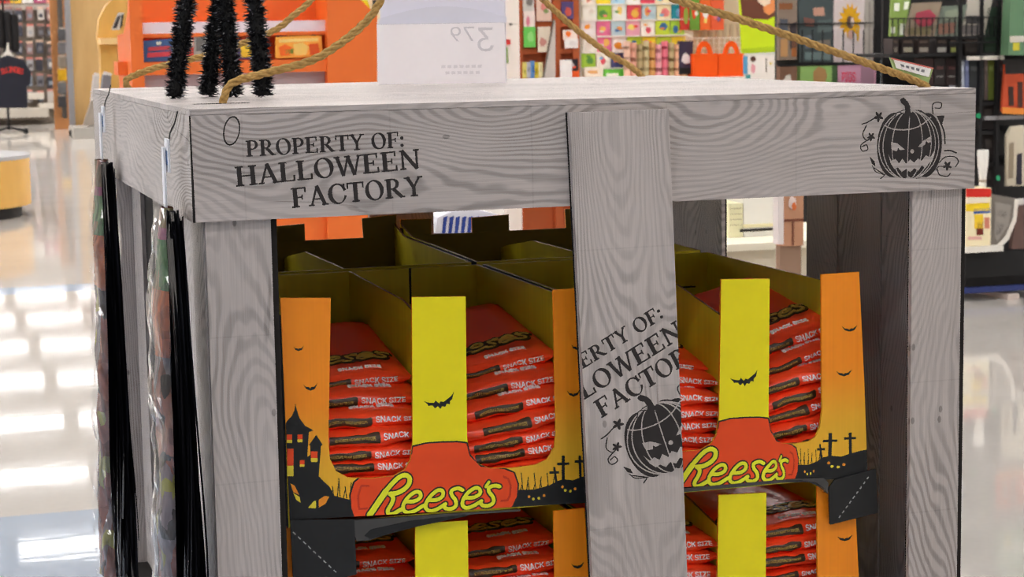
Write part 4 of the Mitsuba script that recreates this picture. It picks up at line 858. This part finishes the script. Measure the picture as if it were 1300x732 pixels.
# lime poster with a portrait, leaflets below
LYY = 11.5
lp_ = thing('lime_poster', 'lime green poster with a brown-haired face at its top, above the white booklet', 'poster')
put(lp_, 'sheet', qp([(938, -20), (989, -20), (988, 64), (942, 66)], LYY, -.02, 0), flat(206, 232, 30)); put(lp_, 'hair', qp([(938, -20), (984, -20), (984, 20), (974, 25), (956, 24), (942, 20)], LYY-.001), flat(112, 64, 48)); put(lp_, 'face', qp([(964, -20), (983, -20), (984, 14), (976, 20), (970, 15)], LYY-.003), flat(236, 150, 90)); put(lp_, 'chin', qp([(960, -18), (978, -18), (978, 4), (970, 8), (962, 2)], LYY-.005), flat(250, 226, 200))
put(lp_, 'fold', qp([(941, 62), (988, 59), (988, 66), (942, 68)], LYY-.002), flat(176, 206, 30))
kk = card('white booklet with a small cartoon girl in pink, below the lime poster', 950, 70, 990, 101, LYY-.02, (244, 238, 230), None, 0, nm='white_booklet', catg='booklet')
put(kk, 'picture', blob(956, 75, 4, 4.5, LYY-.022, 5), flat(90, 60, 50)); put(kk, 'picture', blob(956, 87, 3.4, 7, LYY-.022, 6), flat(226, 160, 170)); put(kk, 'text_lines', qb(972, 74, 973.5, 92, LYY-.022, .002), flat(120, 110, 90)); put(kk, 'text_lines', qb(977, 79, 980, 82, LYY-.022, .002), flat(214, 190, 60)); put(kk, 'blue_edge', qb(944, 71, 949, 94, LYY-.02, .01), flat(90, 160, 200)); put(kk, 'teal_mark', qb(947, 95, 953, 100, LYY-.022, .004), flat(60, 150, 150))

# calendar rack
KY = 9.
cr = thing('calendar_rack', 'black wire calendar rack behind the right half of the crate', 'display rack')
put(cr, 'post', G(qb(1111, -30, 1125, 230, KY-.05, .06)), BLK); put(cr, 'back_board', G(qb(986, -30, 1112, 230, KY+.1, .03)), flat(60, 58, 56))
for y in (81, 30): put(cr, 'shelf_wire', qb(988, y-1, 1112, y+(2 if y > 50 else .6), KY-.07, .015), BLK)
for i in range(8): put(cr, 'front_wire', qb(1018+13*i, 38, 1019.2+13*i, 80, KY-.08, .006), BLK)
kk = thing('calendar', 'brown and grey photo calendar at the left of the calendar rack', 'calendar'); put(kk, 'sheet', qb(988, -8, 1012, 76, KY-.04, .02), flat(150, 132, 118))
for i, g in enumerate([[(989, 4), (1006, 4), (1006, 12), (989, 12)], [(990, 24), (1000, 24), (1000, 46), (990, 46)], [(1003, 30), (1011, 28), (1011, 60), (1003, 62)], [(991, 50), (1000, 48), (1000, 72), (991, 72)], [(1005, 48), (1011, 48), (1011, 72), (1005, 72)]]): put(kk, 'photo', qp(g, KY-.042), flat(*[(150, 96, 60), (96, 100, 110), (70, 62, 66), (196, 150, 100), (176, 110, 60)][i]))
kk = thing('calendar', 'dark teal photo calendar beside the sunflower calendar', 'calendar'); put(kk, 'sheet', qp([(1013, -8), (1058, -8), (1057, 79), (1016, 79)], KY-.04, -.02, 0), flat(76, 88, 90))
for i, g in enumerate([[(1032, 10), (1046, 9), (1047, 20), (1033, 20)], [(1020, 22), (1034, 24), (1033, 34), (1022, 33)], [(1020, 46), (1030, 44), (1034, 60), (1022, 62)], [(1038, 26), (1056, 24), (1056, 40), (1038, 42)], [(1036, 52), (1054, 50), (1054, 60), (1036, 62)], [(1022, 66), (1054, 66), (1054, 76), (1022, 76)]]): put(kk, 'photo', qp(g, KY-.042), flat(*[(206, 160, 140), (130, 90, 80), (110, 120, 130), (96, 110, 110), (140, 130, 120), (120, 140, 140)][i]))
kk = thing('calendar', 'white calendar with a big yellow sunflower', 'calendar'); put(kk, 'sheet', qp([(1059, -8), (1098, -8), (1096, 79), (1058, 79)], KY-.045, -.02, 0), flat(226, 214, 214))
petal = [(1079+(15 if i % 2 == 0 else 9.5)*math.cos(i*math.pi/14), 26+(23 if i % 2 == 0 else 15)*math.sin(i*math.pi/14)) for i in range(28)]
put(kk, 'sunflower', qp(petal, KY-.047), flat(232, 176, 30)); put(kk, 'flower_centre', blob(1079, 29, 5, 10, KY-.050, 3), flat(110, 84, 70)); put(kk, 'pale_figure', blob(1082, 28, 2.4, 7, KY-.053, 4), flat(226, 206, 196))
put(kk, 'stalk', qp([(1088, 36), (1091, 36), (1090, 52), (1088, 52)], KY-.049), flat(226, 180, 60)); put(kk, 'figure_base', blob(1080, 44, 5, 7, KY-.048, 8), flat(210, 170, 160))
kk = thing('calendar', 'narrow grey striped calendar edge left of the black post', 'calendar'); put(kk, 'sheet', qp([(1098, -4), (1113, -2), (1110, 79), (1097, 79)], KY-.03, -.01, 0), flat(190, 184, 176)); put(kk, 'stripe', qb(1103, 2, 1105, 76, KY-.033, .003), flat(160, 152, 146))
for i, (x0, x1, c, pc, l) in enumerate([(990, 1012, (130, 96, 76), (220, 214, 206), 'brown boxed calendar, leftmost in the lower row of the calendar rack'), (1016, 1056, (150, 190, 110), (180, 140, 90), 'green boxed calendar in the lower row of the calendar rack'), (1064, 1112, (214, 160, 186), None, 'pink boxed calendar with red letters in the lower row of the calendar rack')]):
    kk = card(l, x0, 82, x1, 118, KY-.06, c, pc, 90+i, nm='boxed_calendar', catg='calendar', dep=.05)
    if i == 2:
        m = meshkit.text_mesh('PIGS', .062, .002, bold=True); a = Q(1068, 104, y=KY-.0605); v = m.vertices.copy(); v[:, 0] *= .10/np.ptp(v[:, 0])
        put(kk, 'lettering', trimesh.Trimesh(np.stack([a[0]+v[:, 0], a[1]-v[:, 2], a[2]+v[:, 1]], 1), m.faces, process=False), flat(220, 60, 90)); put(kk, 'side_print', qb(1093, 83, 1110, 117, KY-.062, .002), flat(176, 136, 156))
card('dark green boxed calendar beside the green one', 1056, 82, 1063, 116, KY-.06, (70, 100, 60), None, 95, nm='boxed_calendar', catg='calendar', dep=.05)
# grey-green box between post and wire rack
kk = card('grey-blue box with a yellow figure, just right of the black post', 1127, 76, 1152, 118, KY-.3, (110, 130, 136), (206, 180, 130), 97, nm='toy_box', catg='box', dep=.1)
a = Q(1139, 118, y=KY-.3); put(kk, 'pedestal', bx(a[0]-.05, a[0]+.05, KY-.29, KY-.2, 0, a[2]), flat(60, 60, 64))
card('tall grey divider board just right of the black post', 1129, -8, 1135, 352, KY-.1, (120, 118, 122), None, 98, nm='divider_board', catg='board', dep=.2)

# wire magazine rack at the right edge
RY = 6.9
mr = thing('magazine_rack', 'black wire magazine rack at the right edge of the picture, standing on the floor', 'display rack')
def fz(px0, z0, px1, z1, Y, dep): a, b = Q(px0, 200, y=Y)[0], Q(px1, 200, y=Y)[0]; return bx(a, b, Y, Y+dep, z0, z1)
put(mr, 'back_panel', G(qb(1120, -30, 1330, 325, RY+.55, .02)), flat(30, 29, 30))
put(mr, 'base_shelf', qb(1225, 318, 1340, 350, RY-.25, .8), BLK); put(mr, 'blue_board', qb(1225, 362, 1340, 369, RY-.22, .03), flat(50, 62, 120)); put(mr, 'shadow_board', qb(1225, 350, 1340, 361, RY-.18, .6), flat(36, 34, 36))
a = Q(1282, 372, y=RY-.2); put(mr, 'foot', bx(a[0]-.035, a[0]+.035, RY-.24, RY+.3, 0, a[2]), flat(206, 190, 182)); a2 = Q(1215, 372, y=RY-.2); put(mr, 'foot', bx(a2[0]-.035, a2[0]+.035, RY-.1, RY+.3, 0, a[2]), BLK)
for px in (1216, 1243, 1265): put(mr, 'upright', qb(px, -30, px+4, 325, RY-.02, .03), BLK)
put(mr, 'rail', cat([qb(1130, y, 1268, y+1.6, RY-.05, .012) for y in (22, 46)])  , BLK); put(mr, 'rail', qb(1205, 52, 1345, 54, RY-.05, .012), BLK)
for i in range(19): put(mr, 'pocket_wire', qb(1133+7.2*i, 23, 1134+7.2*i, 46, RY-.055, .006), BLK)
for y in (70, 128, 165, 205): put(mr, 'shelf', qb(1222, y, 1345, y+5, RY, .5), BLK)
put(mr, 'shelf', qb(1130, 68, 1222, 72, RY, .5), BLK)
put(mr, 'chrome_edge', qb(1250, 146, 1345, 151, RY-.02, .02), METAL); put(mr, 'white_edge', qb(1229, 71, 1275, 76, RY-.02, .02), flat(226, 220, 210))
put(mr, 'green_clip', blob(1242, 147, 4, 4, RY-.03, 2), flat(30, 150, 100)); put(mr, 'green_clip', blob(1267, 226, 3, 4, RY-.03, 3), flat(60, 180, 130))
def mag(label, pts, col, extra=(), Y=RY-.01, th=.02, nm='magazine', catg='magazine', group=None):
    kk = thing(nm, label, catg, group); put(kk, 'cover', qp(pts, Y, -th, 0), flat(*col))
    for g, c in extra: put(kk, 'picture', qp(g, Y-.001, 0, .003), flat(*c))
mag('lime and white spotted magazine, leftmost in the wire pocket', [(1133, -10), (1158, -10), (1147, 46), (1130, 46)], (136, 164, 82), [([(1135, 4), (1142, 4), (1141, 14), (1135, 14)], (236, 240, 226)), ([(1148, 2), (1154, 2), (1152, 12), (1147, 12)], (236, 240, 226)), ([(1143, 30), (1149, 30), (1147, 44), (1142, 44)], (236, 240, 226)), ([(1131, 34), (1136, 34), (1136, 42), (1131, 42)], (236, 240, 226))])
mag('tan magazine with a dark pink picture in the wire pocket', [(1160, 4), (1196, 2), (1186, 46), (1149, 46)], (150, 134, 116), [([(1164, 16), (1180, 12), (1188, 20), (1184, 32), (1168, 34), (1160, 26)], (170, 66, 84)), ([(1153, 36), (1182, 34), (1180, 44), (1152, 44)], (120, 110, 80))])
mag('grey-green magazine in the middle of the wire pocket', [(1198, 8), (1228, 6), (1218, 46), (1187, 46)], (116, 128, 116), [([(1200, 14), (1222, 10), (1218, 24), (1198, 26)], (146, 156, 136)), ([(1192, 30), (1214, 28), (1212, 42), (1190, 44)], (150, 110, 96))])
mag('pale grey magazine at the right of the wire pocket', [(1232, -8), (1262, -8), (1250, 44), (1219, 46)], (190, 184, 174), [([(1226, 20), (1250, 20), (1248, 30), (1226, 30)], (70, 68, 70)), ([(1222, 32), (1248, 32), (1246, 44), (1220, 44)], (110, 104, 104))])
mag('dark green magazine at the right end of the wire pocket', [(1254, 10), (1270, 8), (1270, 66), (1250, 66)], (40, 56, 44))
mag('grey magazine standing edge-on beside the dark green one', [(1272, 4), (1282, 2), (1282, 66), (1271, 66)], (140, 130, 122))
mag('big green and white bag at the right edge, above the orange magazine', [(1284, -10), (1330, -10), (1330, 70), (1280, 70)], (98, 134, 102), [([(1282, 46), (1330, 44), (1330, 52), (1282, 54)], (206, 200, 190)), ([(1286, 54), (1294, 54), (1294, 64), (1286, 64)], (200, 190, 60))], RY-.16, .08, 'green_bag', 'bag')
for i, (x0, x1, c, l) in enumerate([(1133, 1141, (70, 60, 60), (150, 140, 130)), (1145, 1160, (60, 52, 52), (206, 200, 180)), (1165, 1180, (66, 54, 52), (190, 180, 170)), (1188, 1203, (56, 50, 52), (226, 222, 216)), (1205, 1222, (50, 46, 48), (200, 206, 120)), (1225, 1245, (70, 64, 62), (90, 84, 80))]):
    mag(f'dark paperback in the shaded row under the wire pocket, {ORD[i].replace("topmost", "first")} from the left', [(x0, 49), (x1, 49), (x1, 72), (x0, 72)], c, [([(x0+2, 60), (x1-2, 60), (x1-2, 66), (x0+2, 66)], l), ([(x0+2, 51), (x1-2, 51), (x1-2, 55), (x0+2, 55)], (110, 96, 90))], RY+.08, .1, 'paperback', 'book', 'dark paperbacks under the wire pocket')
for i, (x0, x1) in enumerate([(1186, 1200), (1201, 1215), (1172, 1185)]):
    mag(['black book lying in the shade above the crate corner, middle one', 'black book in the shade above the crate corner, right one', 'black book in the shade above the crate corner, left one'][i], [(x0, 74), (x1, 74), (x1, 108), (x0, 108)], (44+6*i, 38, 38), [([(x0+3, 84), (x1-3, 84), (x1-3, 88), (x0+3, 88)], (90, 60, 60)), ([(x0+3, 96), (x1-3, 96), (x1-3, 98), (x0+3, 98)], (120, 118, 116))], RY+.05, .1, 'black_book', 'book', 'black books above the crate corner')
for i, (x0, x1, c) in enumerate([(1219, 1224, (190, 196, 210)), (1225, 1230, (120, 130, 170)), (1231, 1249, (66, 70, 72)), (1250, 1254, (110, 96, 90)), (1255, 1262, (112, 126, 54)), (1266, 1273, (90, 76, 80))]):
    mag(['pale blue', 'blue', 'wide slate grey', 'brown', 'lime green', 'mauve'][i]+' book spine on the shelf with the white edge', [(x0, 76), (x1, 76), (x1, 127), (x0, 127)], c, [([(x0+1, 84), (x1-1, 84), (x1-1, 90), (x0+1, 90)], tuple(min(255, v+40) for v in c))], RY+.04, .12, 'book_spine', 'book', 'spines on the shelf with the white edge')
mag('orange and red magazine with dark trees, at the right edge', [(1276, 82), (1340, 78), (1340, 150), (1272, 142)], (188, 76, 44), [([(1276, 76), (1340, 74), (1340, 92), (1276, 94)], (40, 36, 36)), ([(1280, 110), (1286, 110), (1287, 134), (1281, 134)], (60, 40, 36)), ([(1292, 104), (1298, 104), (1298, 136), (1292, 136)], (70, 42, 36)), ([(1272, 136), (1340, 140), (1340, 148), (1272, 144)], (226, 140, 60))], RY-.06)
for i, (x0, y0, x1, y1) in enumerate([(1247, 132, 1263, 164), (1247, 170, 1263, 204), (1247, 210, 1262, 240)]):
    mag(['upper', 'middle', 'lower'][i]+' of the dark paperbacks on the shelves right of the crate corner', [(x0, y0), (x1, y0), (x1, y1), (x0, y1)], (52, 46, 46), [([(x0+3, y0+6), (x1-4, y0+6), (x1-4, y0+18), (x0+3, y0+18)], (86, 80, 78))], RY+.06, .1, 'paperback', 'book', 'dark paperbacks right of the crate')
mag('cream and black magazine at the right edge, below the orange one', [(1284, 160), (1340, 156), (1340, 236), (1278, 236), (1278, 172)], (206, 196, 176), [([(1291, 196), (1297, 194), (1297, 234), (1290, 234)], (50, 46, 60)), ([(1281, 182), (1287, 180), (1286, 226), (1280, 226)], (150, 136, 116))], RY-.05)
mag('grey curled magazine leaning beside the red and yellow box', [(1258, 246), (1292, 252), (1290, 276), (1282, 300), (1268, 314), (1256, 316)], (120, 114, 108), [([(1263, 256), (1284, 260), (1280, 286), (1266, 306), (1262, 300)], (146, 140, 134)), ([(1266, 266), (1278, 268), (1276, 276), (1265, 274)], (90, 86, 84)), ([(1264, 282), (1274, 284), (1270, 296), (1264, 298)], (90, 86, 84)), ([(1288, 252), (1293, 253), (1290, 280), (1280, 304), (1268, 316), (1258, 318), (1276, 300), (1286, 276)], (226, 220, 212))], RY-.28, .03)
mag('dark red-brown magazine at the right edge beside the grey curled one', [(1292, 258), (1340, 256), (1340, 316), (1284, 316)], (104, 80, 74), [([(1290, 252), (1340, 248), (1340, 258), (1292, 260)], (206, 200, 196))], RY-.24, .03)
bt = thing('white_bottle', 'white waisted bottle showing behind the right end of the crate rail', 'bottle')
a, b = Q(1247, 258, y=RY-.16), Q(1247, 190, y=RY-.16); hh = b[2]-a[2]; prof = np.array([(0, 0), (.024, 0), (.026, .02), (.02, hh*.35), (.019, hh*.45), (.028, hh*.7), (.032, hh*.95), (.030, hh), (0, hh)])
put(bt, 'body', trimesh.creation.revolve(prof, sections=28).apply_translation(a), flat(236, 234, 230), smooth=40); put(bt, 'neck_band', trimesh.creation.cylinder(.0205, .012, sections=28).apply_translation(a+[0, 0, hh*.42]), flat(170, 150, 130))
bxk = thing('product_box', 'red, yellow and white product box on the lower shelf right of the crate', 'box')
Yx = RY-.3
put(bxk, 'carton', qb(1226, 239, 1258, 312, Yx, .14), flat(238, 226, 190))
for g, c in [([(1226, 239), (1258, 239), (1258, 250), (1226, 250)], (206, 44, 34)), ([(1226, 251), (1254, 251), (1254, 257), (1226, 257)], (240, 230, 210)), ([(1226, 259), (1256, 257), (1256, 268), (1226, 268)], (238, 206, 40)), ([(1236, 265), (1257, 264), (1257, 270), (1236, 271)], (40, 80, 160)), ([(1237, 272), (1248, 272), (1248, 290), (1237, 290)], (236, 200, 50)), ([(1240, 282), (1248, 282), (1248, 298), (1240, 298)], (110, 40, 30)), ([(1250, 276), (1256, 276), (1256, 290), (1250, 290)], (206, 130, 110)), ([(1229, 300), (1246, 300), (1246, 304), (1229, 304)], (220, 170, 160))]: put(bxk, 'print', qp(g, Yx-.001), flat(*c))
ds = thing('white_tray', 'white tray under the product box on the lower shelf', 'tray'); put(ds, 'slab', qb(1222, 313, 1274, 320, RY-.33, .3), flat(226, 222, 214))

# seen through the crate: pale counter with a white box, brown packet
CTY = 5.2
ct = thing('pale_counter', 'cream counter seen through the open right side of the crate', 'counter'); a = Q(925, 302, y=CTY); b = Q(1000, 296, y=CTY)
put(ct, 'top', bx(a[0]-.3, b[0]+.45, CTY-.25, CTY+.5, a[2]-.03, a[2]), flat(236, 230, 210)); put(ct, 'body', bx(a[0]-.28, b[0]+.43, CTY-.2, CTY+.45, 0, a[2]-.03), flat(210, 200, 180))
for i, g in enumerate([(926, 258, 943, 297), (944, 246, 988, 292)]):
    kk = thing('white_carton', ['narrow cream slatted box left of the white carton on the counter', 'white carton with a dark foot on the counter seen through the crate'][i], 'box'); m = qb(*g[:3], g[3], CTY, .25)
    lo_ = m.vertices[:, 2].min(); sh_ = m.vertices[:, 2]; m.vertices[np.isclose(sh_, lo_), 2] = a[2]+.001
    put(kk, 'body', m, flat(*((226, 222, 186) if i == 0 else (232, 230, 222))))
    if i == 0: put(kk, 'slat', cat([qb(927, 264+7*j, 942, 265+7*j, CTY-.004, .004) for j in range(4)]), flat(190, 184, 150))
    else: put(kk, 'band', qb(944, 284, 987, 288, CTY-.004, .004), flat(226, 218, 176)); put(kk, 'foot', qb(940, 290, 988, 293, CTY-.006, .006), flat(40, 38, 36))
kk = thing('brown_packet', 'brown and white picture packet standing on the counter seen through the crate', 'packet'); m = qb(993, 240, 1020, 312, 4.6, .06); put(kk, 'carton', m, flat(190, 140, 110))
put(kk, 'white_edge', qb(988, 240, 995, 310, 4.59, .05), flat(226, 216, 214)); put(kk, 'picture', blob(1006, 258, 6, 10, 4.595, 3), flat(226, 206, 200)); put(kk, 'picture', blob(1008, 262, 3, 6, 4.59, 4), flat(206, 110, 60)); put(kk, 'strap', cat([qb(994, 278, 1020, 281, 4.595, .004), qb(1006, 281, 1008, 311, 4.595, .004)]), flat(120, 70, 50))
m = scene['brown_packet__carton']; pz = Q(1006, 312, y=4.6)[2]
put(kk, 'stand', bx(Q(993, 300, y=4.6)[0], Q(1020, 300, y=4.6)[0], 4.62, 4.66, 0, pz), flat(150, 120, 100))
bw = thing('blue_white_bag', 'white bag with blue stripes seen through the back of the crate, behind the trays', 'bag'); Yb = 2.6
zb_ = Q(590, 292, y=Yb)[2]
put(bw, 'bag', qp([(552, 296), (556, 276), (575, 268), (606, 266), (632, 272), (630, 296)], Yb, -.1, 0), flat(222, 222, 232))
for i in range(8): put(bw, 'stripe', qp([(563+8*i, 276), (568+8*i, 274), (565+8*i, 296), (561+8*i, 296)], Yb-.001), flat(50, 70, 150))
bs = thing('side_table', 'low dark table holding the blue striped bag behind the crate', 'table'); xa, xb = Q(540, 290, y=Yb)[0], Q(650, 290, y=Yb)[0]; zt_ = Q(590, 296, y=Yb)[2]
put(bs, 'top', bx(xa, xb, Yb-.05, Yb+.3, zt_-.03, zt_), flat(120, 100, 80))
for sx in (xa+.02, xb-.05):
    for sy in (Yb-.04, Yb+.26): put(bs, 'leg', bx(sx, sx+.03, sy, sy+.03, 0, zt_-.03), flat(100, 84, 70))
